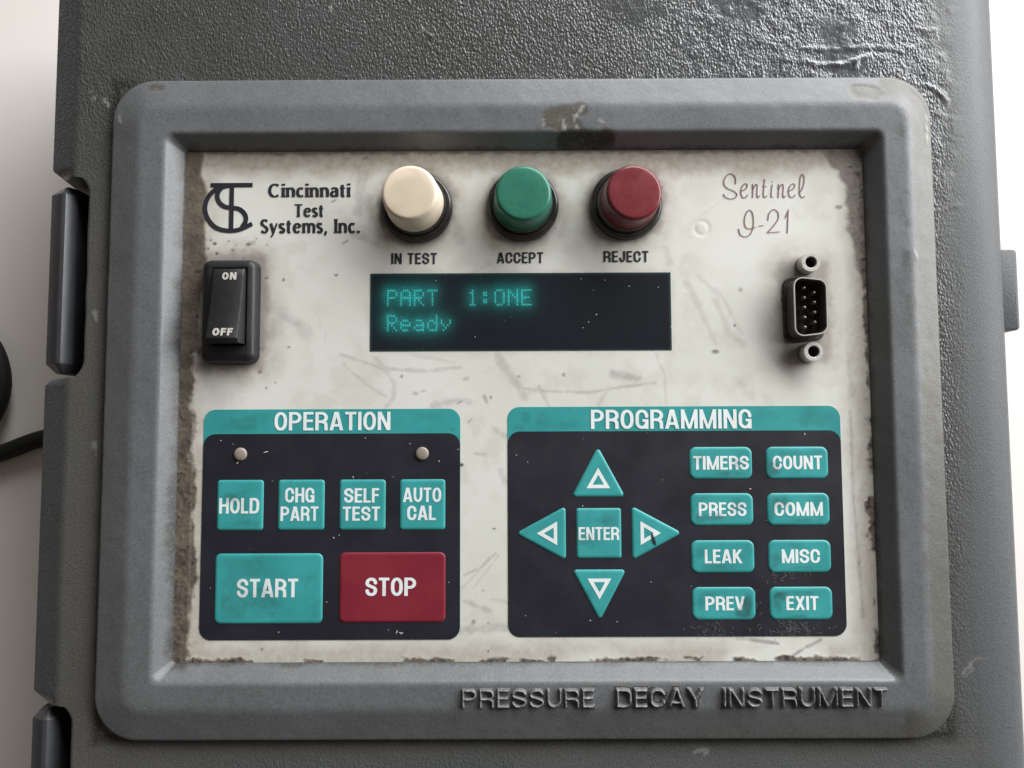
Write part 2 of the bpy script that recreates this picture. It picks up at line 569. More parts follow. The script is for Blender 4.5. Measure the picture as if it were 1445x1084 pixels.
def cap_glyph(ch, s, h, wide=1.0):
    """upper-case sans glyph, cap height 1; returns (advance width, strokes)"""
    W = dict(I=s, E=.53, F=.50, L=.49, T=.58, M=.84, N=.66, A=.70, V=.68, X=.68, K=.68, J=.54, Y=.68).get(ch, .65)
    W = W * wide if ch != 'I' else s
    L, R, T, B = s / 2, W - s / 2, 1 - h / 2, h / 2
    cx, rx, ry = W / 2, (R - L) / 2, min(0.36, (R - L) / 2 * 1.5)
    top = lambda: arc(cx, T - ry, rx, ry, 0, 180, 14)
    bot = lambda: arc(cx, B + ry, rx, ry, 180, 360, 14)
    if ch == 'I':
        return W, [[(L, 0), (L, 1)]]
    if ch in 'EFL':
        st = [[(L, 0), (L, 1)]]
        if ch in 'EF':
            st += [[(0, T), (W, T)], [(0, .52), (W * .93, .52)]]
        if ch in 'EL':
            st += [[(0, B), (W, B)]]
        return W, st
    if ch == 'T':
        return W, [[(cx, 0), (cx, 1)], [(0, T), (W, T)]]
    if ch == 'H':
        return W, [[(L, 0), (L, 1)], [(R, 0), (R, 1)], [(L, .52), (R, .52)]]
    if ch == 'N':
        return W, [[(L, 0), (L, 1)], [(R, 0), (R, 1)], [(L * .9, 1.05), (W - L * .9, -.05)]]
    if ch == 'M':
        return W, [[(L, 0), (L, 1)], [(R, 0), (R, 1)], ([(L * .9, 1.04), (cx, -.02)], .78), ([(W - L * .9, 1.04), (cx, -.02)], .78)]
    if ch == 'A':
        return W, [[(s * .40, -.06), (cx - s * .05, 1.06)], [(W - s * .40, -.06), (cx + s * .05, 1.06)], [(W * .22, .27), (W * .78, .27)]]
    if ch == 'V':
        return W, [[(s * .42, 1.06), (cx - s * .02, -.06)], [(W - s * .42, 1.06), (cx + s * .02, -.06)]]
    if ch == 'X':
        return W, [[(s * .45, 1.06), (W - s * .42, -.06)], [(W - s * .45, 1.06), (s * .42, -.06)]]
    if ch == 'K':
        return W, [[(L, 0), (L, 1)], [(W - s * .5, 1.06), (L, .38)], [(L + s * .7, .60), (W - s * .42, -.06)]]
    if ch == 'Y':
        return W, [[(s * .42, 1.06), (cx, .42)], [(W - s * .42, 1.06), (cx, .42)], [(cx, 0), (cx, .46)]]
    if ch in 'PR':
        m = .46 if ch == 'P' else .47
        rb = min(.26, (R - L) * .62)
        bowl = [(L, T)] + arc(R - rb, (T + m) / 2, rb, (T - m) / 2, 90, -90, 14) + [(L, m)]
        st = [[(L, 0), (L, 1)], bowl]
        if ch == 'R':
            st.append([(R - rb, m), (R - rb * .5, m - .02), (R - .035, m - .09), (R - .01, m - .18), (R, 0)])
        return W, st
    if ch == 'D':
        rb = min(.25, (R - L) * .6)
        return W, [[(L, 0), (L, 1)], [(L, T)] + arc(R - rb, T - .26, rb, .26, 90, 0, 8) + arc(R - rb, B + .26, rb, .26, 0, -90, 8) + [(L, B)]]
    if ch == 'O':
        o = top() + bot()
        return W, [o + [o[0], o[1]]]
    if ch in 'CG':
        ry = .27
    if ch == 'C':
        return W, [([(R, .645)] if s > .15 else []) + top() + bot() + ([(R, .36)] if s > .15 else [])]
    if ch == 'G':
        return W, [[(R, .665)] + top() + bot(), [(R, 0.0), (R, .50)], [(W * .54, .50 - h / 2), (W, .50 - h / 2)]]
    if ch == 'U':
        return W, [[(L, 1)] + bot() + [(R, 1)]]
    if ch == 'J':
        return W, [[(L, .34)] + bot() + [(R, 1)]]
    if ch == 'S':
        ry = min(ry, .235)
        a = arc(cx, T - ry, rx, ry, 8, 180, 14)
        b = bez((L, T - ry), (L, .50), (R, .53), (R, B + ry), 12)[1:-1]
        c = arc(cx, B + ry, rx, ry, 360, 188, 14)
        return W, [[(R, .675)] + a + b + c + [(L, .325)]]
    raise KeyError(ch)


def flared_glyph(ch, s, h):
    """humanist book face with thick stems and thin joins (cap height 1)"""
    xh = .71
    if ch == 'C':
        return .76, [arc(.40, .5, .33, .46, 48, 312, 24)]
    if ch == 'S':
        a = arc(.26, .74, .185, .215, 35, 180, 12)
        b = bez((.075, .74), (.075, .50), (.44, .52), (.44, .24), 12)[1:-1]
        c = arc(.255, .255, .185, .215, 360, 208, 12)
        return .52, [a + b + c]
    if ch == 'T':
        return .62, [[(.31, 0), (.31, 1)], [(0.01, .955), (.61, .955)]]
    if ch == 'I':
        return .20, [[(.10, 0), (.10, 1)]]
    if ch == 'i':
        return .20, [[(.10, 0), (.10, xh)], ([(.10, .87), (.10, 1.0)], 1.15)]
    if ch == 'n':
        return .58, [[(.10, 0), (.10, xh)], [(.10, .45)] + arc(.29, .43, .19, .24, 170, 0, 10) + [(.48, 0)]]
    if ch == 'm':
        return .90, [[(.10, 0), (.10, xh)], [(.10, .45)] + arc(.275, .43, .175, .24, 170, 0, 10) + [(.45, 0)],
                     [(.45, .45)] + arc(.625, .43, .175, .24, 170, 0, 10) + [(.80, 0)]]
    if ch == 'c':
        return .50, [arc(.28, xh / 2, .205, xh / 2 - .04, 50, 312, 18)]
    if ch == 'e':
        return .55, [arc(.28, xh / 2, .205, xh / 2 - .04, 12, 318, 20), [(.08, .40), (.48, .40)]]
    if ch == 'a':
        return .53, [[(.08, .58)] + arc(.25, .48, .175, .19, 120, 0, 10) + [(.425, 0)],
                     [(.42, .42), (.30, .40)] + arc(.22, .22, .15, .175, 100, 300, 12) + [(.42, .14)]]
    if ch == 't':
        return .38, [[(.15, .90)] + [(.15, .20)] + arc(.26, .17, .11, .135, 180, 285, 8), [(.0, .665), (.34, .665)]]
    if ch == 's':
        a = arc(.21, .54, .135, .135, 35, 180, 10)
        b = bez((.075, .54), (.075, .35), (.345, .38), (.345, .18), 10)[1:-1]
        c = arc(.21, .18, .135, .145, 360, 208, 10)
        return .42, [a + b + c]
    if ch == 'y':
        return .56, [[(.08, xh), (.29, .02)], ([(.50, xh), (.22, -.16), (.10, -.28)], .62)]
    if ch == '.':
        return .22, [([(.11, 0), (.11, .13)], 1.2)]
    if ch == ',':
        return .24, [([(.13, .13), (.12, 0), (.06, -.16)], .8)]
    raise KeyError(ch)


def march(D, x0, y0, c):
    """filled polygons where D < 0 on a regular grid"""
    ny, nx = D.shape
    ins = D < 0
    cnt = ins[:-1, :-1].astype(int) + ins[:-1, 1:] + ins[1:, 1:] + ins[1:, :-1]
    V, F = [], []

    def add(p):
        V.append(p)
        return len(V) - 1
    for j in range(ny - 1):
        row = cnt[j] == 4
        i = 0
        while i < nx - 1:
            if row[i]:
                k = i
                while k < nx - 1 and row[k]:
                    k += 1
                F.append([add((x0 + i * c, y0 + j * c)), add((x0 + k * c, y0 + j * c)), add((x0 + k * c, y0 + (j + 1) * c)), add((x0 + i * c, y0 + (j + 1) * c))])
                i = k
            else:
                i += 1
    for j, i in zip(*np.nonzero((cnt > 0) & (cnt < 4))):
        cs = [(i, j), (i + 1, j), (i + 1, j + 1), (i, j + 1)]
        poly = []
        for k in range(4):
            a, b = cs[k], cs[(k + 1) % 4]
            da, db = D[a[1], a[0]], D[b[1], b[0]]
            if da < 0:
                poly.append((x0 + a[0] * c, y0 + a[1] * c))
            if (da < 0) != (db < 0):
                t = da / (da - db)
                poly.append((x0 + (a[0] + (b[0] - a[0]) * t) * c, y0 + (a[1] + (b[1] - a[1]) * t) * c))
        if len(poly) >= 3:
            F.append([add(p) for p in poly])
    return V, F


def text_layout(text, font, s, h, track, wide=1.0):
    x, out = 0.0, []
    for ch in text:
        if ch == ' ':
            x += 0.30 * wide + track
            continue
        W, st = cap_glyph(ch, s, h, wide) if font == 'cap' else flared_glyph(ch, s, h)
        out.append((ch, x, W, st))
        x += W + track
    return x - track, out


def text_sdf(text, x0, y0, x1, y1, font='cap', s=.18, h=.145, track=.07, wide=1.0, cell=0.085, pad=0.4, rnd=False, slant=0.0):
    """distance field (mm) of a line of text stretched into the given box"""
    tw, lay = text_layout(text, font, s, h, track, wide)
    sx, sy = (x1 - x0) / tw, (y1 - y0)
    lo = y0 - pad - (0.4 * sy if font != 'cap' else 0)
    nx, ny = int((x1 - x0 + 2 * pad) / cell) + 2, int((y1 + pad - lo) / cell) + 2
    gx, gy = x0 - pad + np.arange(nx) * cell, lo + np.arange(ny) * cell
    D = np.full((ny, nx), 1e3)
    for ch, gxo, W, st in lay:
        a, b = x0 + (gxo - .25) * sx, x0 + (gxo + W + .25) * sx
        i0, i1 = max(0, np.searchsorted(gx, a)), min(nx, np.searchsorted(gx, b))
        X, Y = np.meshgrid(gx[i0:i1], gy)
        X = X - slant * (Y - y0)
        mst = []
        for q_ in st:
            mul = 1.0
            if isinstance(q_, tuple):
                q_, mul = q_
            mst.append(([(x0 + (gxo + p[0]) * sx, y0 + p[1] * sy) for p in q_], mul))
        if font != 'cap':
            for pts_, mul in list(mst):
                if len(pts_) == 2 and abs(pts_[0][0] - pts_[1][0]) < 1e-6 and abs(pts_[0][1] - pts_[1][1]) > .3 * sy:
                    xx, ya, yb_ = pts_[0][0], min(pts_[0][1], pts_[1][1]), max(pts_[0][1], pts_[1][1])
                    mst += [([(xx, ya), (xx, ya + .05 * sy)], 1.42), ([(xx, ya), (xx, ya + .13 * sy)], 1.18), ([(xx, yb_ - .05 * sy), (xx, yb_)], 1.42), ([(xx, yb_ - .13 * sy), (xx, yb_)], 1.18)]
        d = stroke_sdf(X, Y, mst, s / 2 * sx, h / 2 * sy, rnd)
        if font == 'cap':
            d = np.maximum(d, np.abs(Y - (y0 + y1) / 2) - (y1 - y0) / 2)
        D[:, i0:i1] = np.minimum(D[:, i0:i1], d)
    return D, x0 - pad, lo, cell


def letters(name, text, box, z, mat, parent, **k):
    D, x0, y0, c = text_sdf(text, *box, **k)
    V, F = march(D, x0, y0, c)
    return mesh_obj(name, [(x, y, z) for x, y in V], F, mat, parent)


def strokes_obj(name, strokes, wv, wh, z, mat, parent, cell=0.07, rnd=True):
    P = np.array([p for s_ in strokes for p in s_])
    (ax, ay), (bx, by) = P.min(0) - 1.5, P.max(0) + 1.5
    gx, gy = np.arange(ax, bx, cell), np.arange(ay, by, cell)
    X, Y = np.meshgrid(gx, gy)
    D = stroke_sdf(X, Y, strokes, wv, wh, rnd)
    V, F = march(D, ax, ay, cell)
    return mesh_obj(name, [(x, y, z) for x, y in V], F, mat, parent)


# ------------------------------------------------------------------ setting: the white table top
tv = [(-700, -600, TABLE_Z), (700, -600, TABLE_Z), (700, 600, TABLE_Z), (-700, 600, TABLE_Z)]
V, F = pad_geo(rect(-700, -600, 700, 600), 20, [(4, TABLE_Z - 28), (0, TABLE_Z - 24), (0, TABLE_Z - 3), (3, TABLE_Z)], 6)
table = mesh_obj('tabletop', V, F, 'table', smooth=True, angle=30)
table['kind'] = 'structure'
table['label'] = 'plain white table surface under the grey instrument'

# ------------------------------------------------------------------ the instrument
inst = bpy.data.objects.new('test_instrument', None)
COL.objects.link(inst)
inst.location = (0, 0, TABLE_Z * MM)
inst.empty_display_size = 0.05
inst['label'] = 'worn grey pressure decay test instrument with a dirty white keypad faceplate'
inst['category'] = 'instrument'

# ---- case shell ----
CT = 0.6                                              # case top height


def latch_notch(y, top, bot):
    """0 outside the latch recess, 1 inside"""
    return bot < y < top


NOTCH = [(76.0, 18.2), (-72.6, -133.0)]
YT, YB = 140.0, -150.0
rows = list(np.arange(YB, YT + .01, 0.45))
for t, b in NOTCH:
    for e in (t, b):
        rows = [y for y in rows if abs(y - e) > 0.25]
        rows += [e - 0.12, e + 0.12, ]
rows = np.array(sorted(rows))
HX0, HX1, HY0, HY1 = -106.0, 111.0, -73.0, 95.0       # opening under the bezel


def left_rim(y):
    xl, xo, notch = -126.7, -135.0, False
    for t, b in NOTCH:
        if b < y < t:
            notch = True
            e = min(t - y, y - b)
            xl = -122.0 - 2.6 * (1 - min(1, e / 5.0)) ** 2
            xo = xl - 0.15
        elif t <= y < t + 3.2:
            xo = -131.0 - 4.0 * (y - t) / 3.2
        elif b - 2.2 < y <= b:
            xo = -131.5 - 3.5 * ((b - y) / 2.2) ** .6
    return xl, xo, notch


xin = np.arange(-118.0, 128.01, 0.45)
colsV = []
for y in rows:
    xl, xo, nt = left_rim(y)
    xl += 0.25 * (vnoise(y, 0, 6, 3) - .5)
    if nt:
        side = [(-132.5, TABLE_Z + .2), (-133.4, -24.0), (xo, -24.0), (xl, CT - .3)]
    else:
        side = [(-132.5, TABLE_Z + .2), (-134.2, -24.0), (xo, -3.6), (xl - 1.2, CT - .7)]
    r_ = side + [(xl + .5, CT)] + [(xl + .5 + (-118.3 - xl - .5) * k / 8, CT) for k in range(1, 8)] + [(x, CT) for x in xin]
    r_ += [(131.2, CT - .15), (134.2, CT - .55), (137.4, CT - 1.3), (139.9, CT - 2.5), (141.5, CT - 4.3), (142.0, -9), (140.8, TABLE_Z + .2)]
    colsV.append([(x, y, z) for x, z in r_])
A = np.array(colsV)
# closing walls at both far ends
for end, yy in ((0, YB - 3), (-1, YT + 3)):
    e1 = A[end].copy()
    e1[:, 1] = yy
    e1[:, 2] = np.minimum(e1[:, 2], -3.0)
    e2 = e1.copy()
    e2[:, 2] = TABLE_Z + .2
    A = np.concatenate([e2[None], e1[None], A]) if end == 0 else np.concatenate([A, e1[None], e2[None]])
X, Y, Z = A[..., 0], A[..., 1], A[..., 2]
xm, ym = (X[:-1, :-1] + X[1:, 1:]) / 2, (Y[:-1, :-1] + Y[1:, 1:]) / 2
keep = ~((xm > HX0) & (xm < HX1) & (ym > HY0) & (ym < HY1))
# wear on the case, plus sky light tinted onto the left chamfer
topm = (Z > CT - 1.0).astype(float)
wob = 14 * (fbm(X, Y, 30, 11) - .5)
bez_d = np.maximum(np.maximum(-114.5 - X, X - 119.2), np.maximum(-81.0 - Y, Y - 103.3))     # distance from the bezel
film = sst(20, 95, X + .35 * (Y - 60) + wob * 1.5) * sst(40, 110, Y + wob) * .95
film = np.maximum(film, .12 * sst(117, 125, X + wob * .3))
dust = np.maximum(.9 * sst(-100, -116, X + wob * .5) * sst(100, 60, Y + wob), .85 * sst(-78, -84, Y + wob * .2))
dust = np.maximum(dust, .8 * sst(116, 131, X + wob * .7))
dust = np.maximum(dust, .35 * sst(30, -60, Y) * sst(116, 122, X))
smooth_ = np.clip(sst(.60, .70, fbm(X, Y, 16, 21)) * .9 * sst(60, 100, X * .55 + Y * .7 - 20), 0, 1)
blot = np.hypot((X - 66) / 9, (Y - 128) / 9) + .5 * (fbm(X, Y, 6, 4) - .5)
smooth_ = np.maximum(smooth_, sst(1.1, .7, blot) * .7)
smooth_ = np.maximum(smooth_, .5 * sst(118, 134, X + wob * .6))
smooth_ = np.maximum(smooth_, .55 * sst(-125.2, -126.5, X))
skylit_clean = np.maximum(.8 * sst(-126.0, -127.4, X + .8 * (fbm(X, Y, 3, 8) - .5)), .55 * sst(-84, -88, Y + wob * .3) * sst(-100, -60, X))  # first term paints the sky's reflection on the chamfer; second is bluer paint
skylit_clean = np.maximum(skylit_clean, .7 * sst(117, 131, X + wob * .7))
grime = .85 * sst(3.2, .2, bez_d + 1.6 * (fbm(X, Y, 4, 17) - .5)) * (bez_d > -1) * np.maximum(sst(-60, -82, Y), sst(-105, -114, X) * .9)
flake = np.zeros_like(X)
flk = [((608, 48), (597, 42), (590, 46)), ((845, 70), (851, 73)), ((812, 12), (818, 16)), ((1360, 950), (1376, 930), (1384, 928)), ((1362, 955), (1372, 945)),
       ((1412, 1030), (1414, 1040)), ((1000, 1058), (993, 1066)), ((980, 1062), (1000, 1056)), ((133, 440), (136, 452)), ((1330, 243), (1345, 246)), ((466, 15), (470, 2)),
       ((128, 128), (135, 140)), ((148, 140), (152, 150)), ((134, 625), (136, 642))]
for f_ in flk:
    P = [pp(*p, CT) for p in f_]
    flake = np.maximum(flake, sst(.75, .15, polydist(X, Y, P) + 1.6 * (fbm(X, Y, 1.5, 5) - .42)))
# lifted, cracked paint at the upper right
dz = np.zeros_like(X)
for f_, amp, w in [(((1130, 68), (1180, 70), (1235, 66), (1275, 72), (1290, 66)), .55, 1.1), (((1150, 92), (1185, 92), (1205, 86), (1222, 80)), .9, 1.2),
                   (((1100, 84), (1150, 88)), .4, 1.0), (((1305, 122), (1318, 124), (1330, 136), (1336, 142)), .8, 1.1), (((1290, 40), (1320, 42)), .4, 1.0),
                   (((1205, 96), (1212, 84), (1226, 78)), .6, 1.0), (((1318, 160), (1345, 168)), .5, 1.2), (((1320, 300), (1350, 290)), .4, 1.2),
                   (((590, 44), (604, 42), (609, 52)), .7, 1.3), (((848, 66), (850, 74)), .6, 1.2)]:
    P = [pp(*p, CT) for p in f_]
    dd = polydist(X, Y, P) + 1.0 * (fbm(X, Y, 1.6, 9) - .5)
    dz += .32 * amp * np.exp(-(dd / (w * .62)) ** 2) * (.35 + 1.3 * fbm(X, Y, 2.2, 19))
dz += .35 * film * (fbm(X, Y, 4.5, 51) - .5) + .12 * film * sst(.55, .62, fbm(X, Y, 2.4, 53)) + .22 * (fbm(X, Y, 12, 52) - .5)
inner = (bez_d > 0.3) & (topm > 0)
Z2 = Z + dz * topm * (bez_d > 0) * sst(128.5, 126, X)
Vc = np.stack([X, Y, Z2], -1).reshape(-1, 3)
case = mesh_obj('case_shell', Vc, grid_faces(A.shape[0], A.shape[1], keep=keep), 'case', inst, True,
                dict(film=film * topm, skylit_clean=skylit_clean, dust=dust * (1 - skylit_clean * (X < 0)), smooth=smooth_, grime=grime * topm, flake=flake * topm), 38)

# ---- latches in the left edge ----
def make_latch(y0, y1):
    V, F = [], []
    prof = [(-134.0, -24), (-135.1, -6), (-134.9, -3.2), (-130.9, -1.1), (-129.6, -1.25), (-127.6, -4.2), (-127.3, -24)]
    st = [(y0, .0), (y0 + 2.6, 1.0), (y1 - 2.6, 1.0), (y1, .0)]
    for y, k in st:
        for x, z in prof:
            xx = -130.3 + (x + 130.3) * (0.62 + .38 * k)
            zz = z if k else z - 2.4 if z > -20 else z
            V.append((xx, y, zz))
    n = len(prof)
    for i in range(len(st) - 1):
        for j in range(n - 1):
            F.append([i * n + j, i * n + j + 1, (i + 1) * n + j + 1, (i + 1) * n + j])
    F.append(list(range(n)))
    F.append([3 * n + j for j in range(n)][::-1])
    bm = bmesh.new()
    vs = [bm.verts.new(v) for v in V]
    for f in F:
        bm.faces.new([vs[i] for i in f])
    bmesh.ops.recalc_face_normals(bm, faces=bm.faces)
    bmesh.ops.bevel(bm, geom=[e for e in bm.edges if all(v.co.z > -10 for v in e.verts)], offset=.35, segments=2, affect='EDGES', profile=.6)
    vv = [tuple(v.co) for v in bm.verts]
    bm.verts.index_update()
    ff = [[v.index for v in f.verts] for f in bm.faces]
    bm.free()
    return vv, ff


for t, b in NOTCH:
    V, F = make_latch(b + 1.5, t - 1.6)
    mesh_obj('latch', V, F, 'latch', inst, True, None, 25)
V, F = pad_geo(rect(128, 31.2, 146.9, 55.0), 1.2, [(0, -14), (0, -5.4), (.25, -4.9), (.8, -4.7)], 5)
mesh_obj('hinge_block', V, F, 'case', inst, True, dict(skylit_clean=[.8] * len(V), dust=[.7] * len(V), smooth=[.5] * len(V)), 30)

# ---- bezel ----
K = np.array([                                   # xl, xr, yb, yt, r, z
    (-94.4, 100.4, -60.9, 83.2, 1.0, -1.0),
    (-94.6, 100.6, -61.1, 83.4, 1.2, 0.3),
    (-98.55, 104.5, -65.3, 87.0, 2.4, 5.0),
    (-106.0, 111.4, -72.4, 94.7, 5.0, 5.0),
    (-114.8, 119.5, -81.2, 103.6, 12.0, 2.5),
    (-115.0, 119.7, -81.4, 103.8, 12.2, 1.7),
    (-114.2, 118.9, -80.6, 103.0, 11.5, 0.0)])
def seg(a, b, n):
    return [a + (b - a) * t for t in np.linspace(0, 1, n)]
def corner(a, k, b, n=6):
    return [a * (1 - t) ** 2 + 2 * k * t * (1 - t) + b * t * t for t in np.linspace(0, 1, n)]
def toward(k, o, d):
    L = abs(o[0] - k[0]) + 1e-6 if abs(o[0] - k[0]) > .5 else 3
    L = math.hypot(o[0] - k[0], o[5] - k[5])
    return k + (o - k) * min(.45, d / L)
st = [K[0], K[1]]
st += seg(K[1], toward(K[2], K[1], .9), 12)[1:]
st += corner(toward(K[2], K[1], .9), K[2], toward(K[2], K[3], .9))[1:]
st += seg(toward(K[2], K[3], .9), toward(K[3], K[2], 1.3), 14)[1:]
st += corner(toward(K[3], K[2], 1.3), K[3], toward(K[3], K[4], 1.3))[1:]
st += seg(toward(K[3], K[4], 1.3), toward(K[4], K[3], .5), 16)[1:]
st += corner(toward(K[4], K[3], .5), K[4], K[5])[1:]
st += [K[6]]
NS, NM = 300, 12
rings = []
for xl, xr, yb, yt, r, z in st:
    ring = []
    for (cx, cy, a0), nseg, (ex, ey) in (((xr - r, yb + r, -90), 240, (0, 1)), ((xr - r, yt - r, 0), 320, (-1, 0)), ((xl + r, yt - r, 90), 240, (0, -1)), ((xl + r, yb + r, 180), 320, (1, 0))):
        ring += arc(cx, cy, r, r, a0, a0 + 90, NM)
        L = (yt - yb - 2 * r) if ex == 0 else (xr - xl - 2 * r)
        px_, py_ = ring[-1]
        for i in range(1, nseg):
            ring.append((px_ + ex * L * i / nseg, py_ + ey * L * i / nseg))
    rings.append([(x, y, z) for x, y in ring])
B_ = np.array(rings)
X, Y, Z = B_[..., 0], B_[..., 1], B_[..., 2]
out_t = np.maximum(np.maximum(-106.0 - X, X - 111.4), np.maximum(-72.4 - Y, Y - 94.7))     # >0 on the outer slope
in_t = np.minimum(np.minimum(X + 98.55, 104.5 - X), np.minimum(Y + 65.3, 87.0 - Y))           # >0 on the inner slope
n4, n12 = fbm(X, Y, 4, 61), fbm(X, Y, 14, 62)
olive = np.zeros_like(X)
olive = np.maximum(olive, sst(.5, 3.5, out_t + 5 * (n12 - .5)) * (X > 105) * sst(-30, 10, Y + 30 * (n12 - .5)) * (.65 + .35 * sst(.4, .6, n4)))
olive = np.maximum(olive, .65 * sst(-.5, 2.5, out_t + 5 * (n4 - .5)) * (X > 105) * (1 - sst(60, 100, Y) * .3))
olive = np.maximum(olive, .35 * sst(2, 8, out_t + 3 * (n4 - .5)) * (Y < -68) * sst(-40, 90, X))
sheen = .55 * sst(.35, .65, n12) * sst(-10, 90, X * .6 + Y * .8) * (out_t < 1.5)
chip = np.zeros_like(X)
flake = np.zeros_like(X)
grime = np.zeros_like(X)
for pts, w in [(((775, 160), (800, 152), (818, 150)), 2.0), (((800, 165), (812, 172)), 1.6), (((1215, 122), (1240, 124)), 2.2), (((1290, 122), (1308, 140), (1316, 180)), 1.5), (((205, 116), (217, 116)), 1.3),
               (((775, 170), (812, 180)), 1.8)]:
    P = [pp(*p, 7) for p in pts]
    chip = np.maximum(chip, sst(1.15, .85, (polydist(X, Y, P) + 2.2 * (n4 - .5)) / w))
for pts, w in [(((766, 165), (767, 172)), .5), (((812, 160), (820, 152), (824, 146)), .5), (((809, 158), (813, 172), (816, 178)), .5), (((796, 165), (797, 180)), .5), (((846, 165), (853, 169)), .5),
               (((1311, 140), (1318, 160), (1319, 195)), .55), (((1182, 119), (1190, 121)), .4), (((1232, 128), (1240, 124)), .4), (((1297, 352), (1300, 360)), .35),
               (((158, 155), (160, 165)), .6)]:
    P = [pp(*p, 7) for p in pts]
    flake = np.maximum(flake, sst(1.0, .5, (polydist(X, Y, P) + 1.3 * (fbm(X, Y, 1.6, 71) - .42)) / w) * .7)
P = [pp(*p, 6) for p in ((795, 193), (830, 193), (860, 190))]
grime = np.maximum(grime, sst(1.2, .5, (polydist(X, Y, P) + 2.5 * (n4 - .5)) / 2.6))
# scuffed band on the right part of the plateau
sc_ = sst(.52, .62, fbm(X, Y, 3.0, 77)) * sst(3.0, .3, np.abs(X - 110.0 + 1.5 * (n12 - .5))) * sst(15, 50, Y)
grime = np.maximum(grime, .38 * sc_)
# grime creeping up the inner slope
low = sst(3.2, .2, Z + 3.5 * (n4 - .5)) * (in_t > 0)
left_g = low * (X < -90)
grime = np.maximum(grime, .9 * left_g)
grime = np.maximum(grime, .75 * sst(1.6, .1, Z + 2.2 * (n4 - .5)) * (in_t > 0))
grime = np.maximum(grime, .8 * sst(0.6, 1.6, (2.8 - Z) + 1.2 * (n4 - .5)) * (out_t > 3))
dz = .22 * (n12 - .5) + .10 * (fbm(X, Y, 5, 81) - .5) - .10 * chip + .12 * flake
nz = np.stack([X + .12 * (n4 - .5), Y + .12 * (fbm(X, Y, 4, 83) - .5), Z + dz * sst(0, 2, Z)], -1)
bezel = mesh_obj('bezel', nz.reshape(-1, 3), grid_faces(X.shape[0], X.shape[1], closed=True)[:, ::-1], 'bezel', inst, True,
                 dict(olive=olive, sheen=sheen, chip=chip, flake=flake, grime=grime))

# raised cast lettering on the lower rail
PDI = [('PRESSURE', -14.4, 21.1), ('DECAY', 27.1, 50.5), ('INSTRUMENT', 55.8, 99.9)]
Vt, Ft, grime_shade, ft = [], [], [], []
for word, a, b in PDI:
    D, x0, y0, c = text_sdf(word, a, -71.7, b, -66.9, s=.125, h=.13, track=.15, wide=1.18, cell=.14, pad=1.0)
    ny, nx = D.shape
    X, Y = np.meshgrid(x0 + np.arange(nx) * c, y0 + np.arange(ny) * c)
    D = D + .22 * (fbm(X, Y, 1.3, 91) - .5) + .10 * (fbm(X, Y, .5, 92) - .5)
    hgt = sst(.30, -.30, D) * (1.25 + .5 * (fbm(X, Y, 1.0, 93) - .5))
    Zt = np.where(D > .9, 4.70, 4.96 + hgt)
    keepc = (np.minimum(np.minimum(D[:-1, :-1], D[1:, :-1]), np.minimum(D[:-1, 1:], D[1:, 1:])) < .9)
    o = len(Vt)
    f = grid_faces(ny, nx, keep=keepc) + o
    Vt += np.stack([X, Y, Zt], -1).reshape(-1, 3).tolist()
    Ft += f.tolist()
    patch = sst(.35, .6, fbm(X, Y, 7, 95))
    grime_shade += (np.clip(sst(.05, .3, D) * sst(.9, .5, D), 0, 1) * (.55 + .45 * patch)).ravel().tolist()  # grime between the letters, its dark tone also painting in their shadows
    ft += ((.10 + .5 * sst(.5, .8, fbm(X, Y, .9, 96))) * sst(.05, -.15, D)).ravel().tolist()
used = sorted({i for f in Ft for i in f})
mp = {i: k for k, i in enumerate(used)}
mesh_obj('raised_lettering', [Vt[i] for i in used], [[mp[i] for i in f] for f in Ft], 'bezel', bezel, True,
         dict(grime=[grime_shade[i] for i in used], flake=[ft[i] for i in used]))

# ---- faceplate ----
PX0, PX1, PY0, PY1 = -96.2, 102.2, -62.8, 85.0
DX0, DX1, DY0, DY1 = -40.9, 44.8, 25.2, 47.6            # display window
c = 0.34
gx, gy = np.arange(PX0, PX1, c), np.arange(PY0, PY1, c)
X, Y = np.meshgrid(gx, gy)
L_, R_, B2, T_ = X + 94.5, 100.5 - X, Y + 61.0, 83.3 - Y
n2, n5, n20 = fbm(X, Y, 2.0, 101), fbm(X, Y, 5.5, 102), fbm(X, Y, 22, 103)
n1 = fbm(X, Y, 1.0, 104)
# brown grime down the left side: wide and soft above, narrow and crusty below
wl = np.interp(Y, [-62, -50, -38, -30, -20, -5, 5, 14, 22, 30, 45, 60, 72, 84], [3.5, 4.0, 5.2, 5.6, 4.4, 3.8, 4.2, 3.6, 3.4, 4.4, 5.8, 6.4, 5.4, 4.6])
g_left = sst(1.0, -.6, (L_ - wl) + 1.5 * (n2 - .5) * sst(40, 10, Y) + .5 * (n2 - .5) + 3.6 * (n5 - .5)) * np.interp(Y, [-60, 15, 30, 84], [.95, .95, .95, .92])
g_left = np.maximum(g_left, .95 * sst(.8, -.5, L_ - wl * .45 + 3 * (n2 - .5)) * sst(40, 10, Y))
g_bot = .9 * sst(.6, -.3, B2 - .75 + 2.0 * (n2 - .53) + 1.6 * (n5 - .5)) * sst(.42, .50, fbm(X, Y, 7, 105) + .10 * sst(-60, -80, X) + .08 * sst(75, 95, X))
g_right = .9 * sst(.7, -.3, R_ - .9 + 3.4 * (n2 - .52) + 2.4 * (n5 - .5)) * sst(.36, .46, fbm(X, Y, 9, 106))
g_right = np.maximum(g_right, .72 * sst(1.0, -.8, R_ - 4.2 * sst(36, 62, Y) + 3.5 * (n5 - .5) + 1.5 * (n2 - .5)) * sst(30, 45, Y))
g_top = .72 * sst(.7, -.4, T_ - .6 + 1.6 * (n2 - .5))
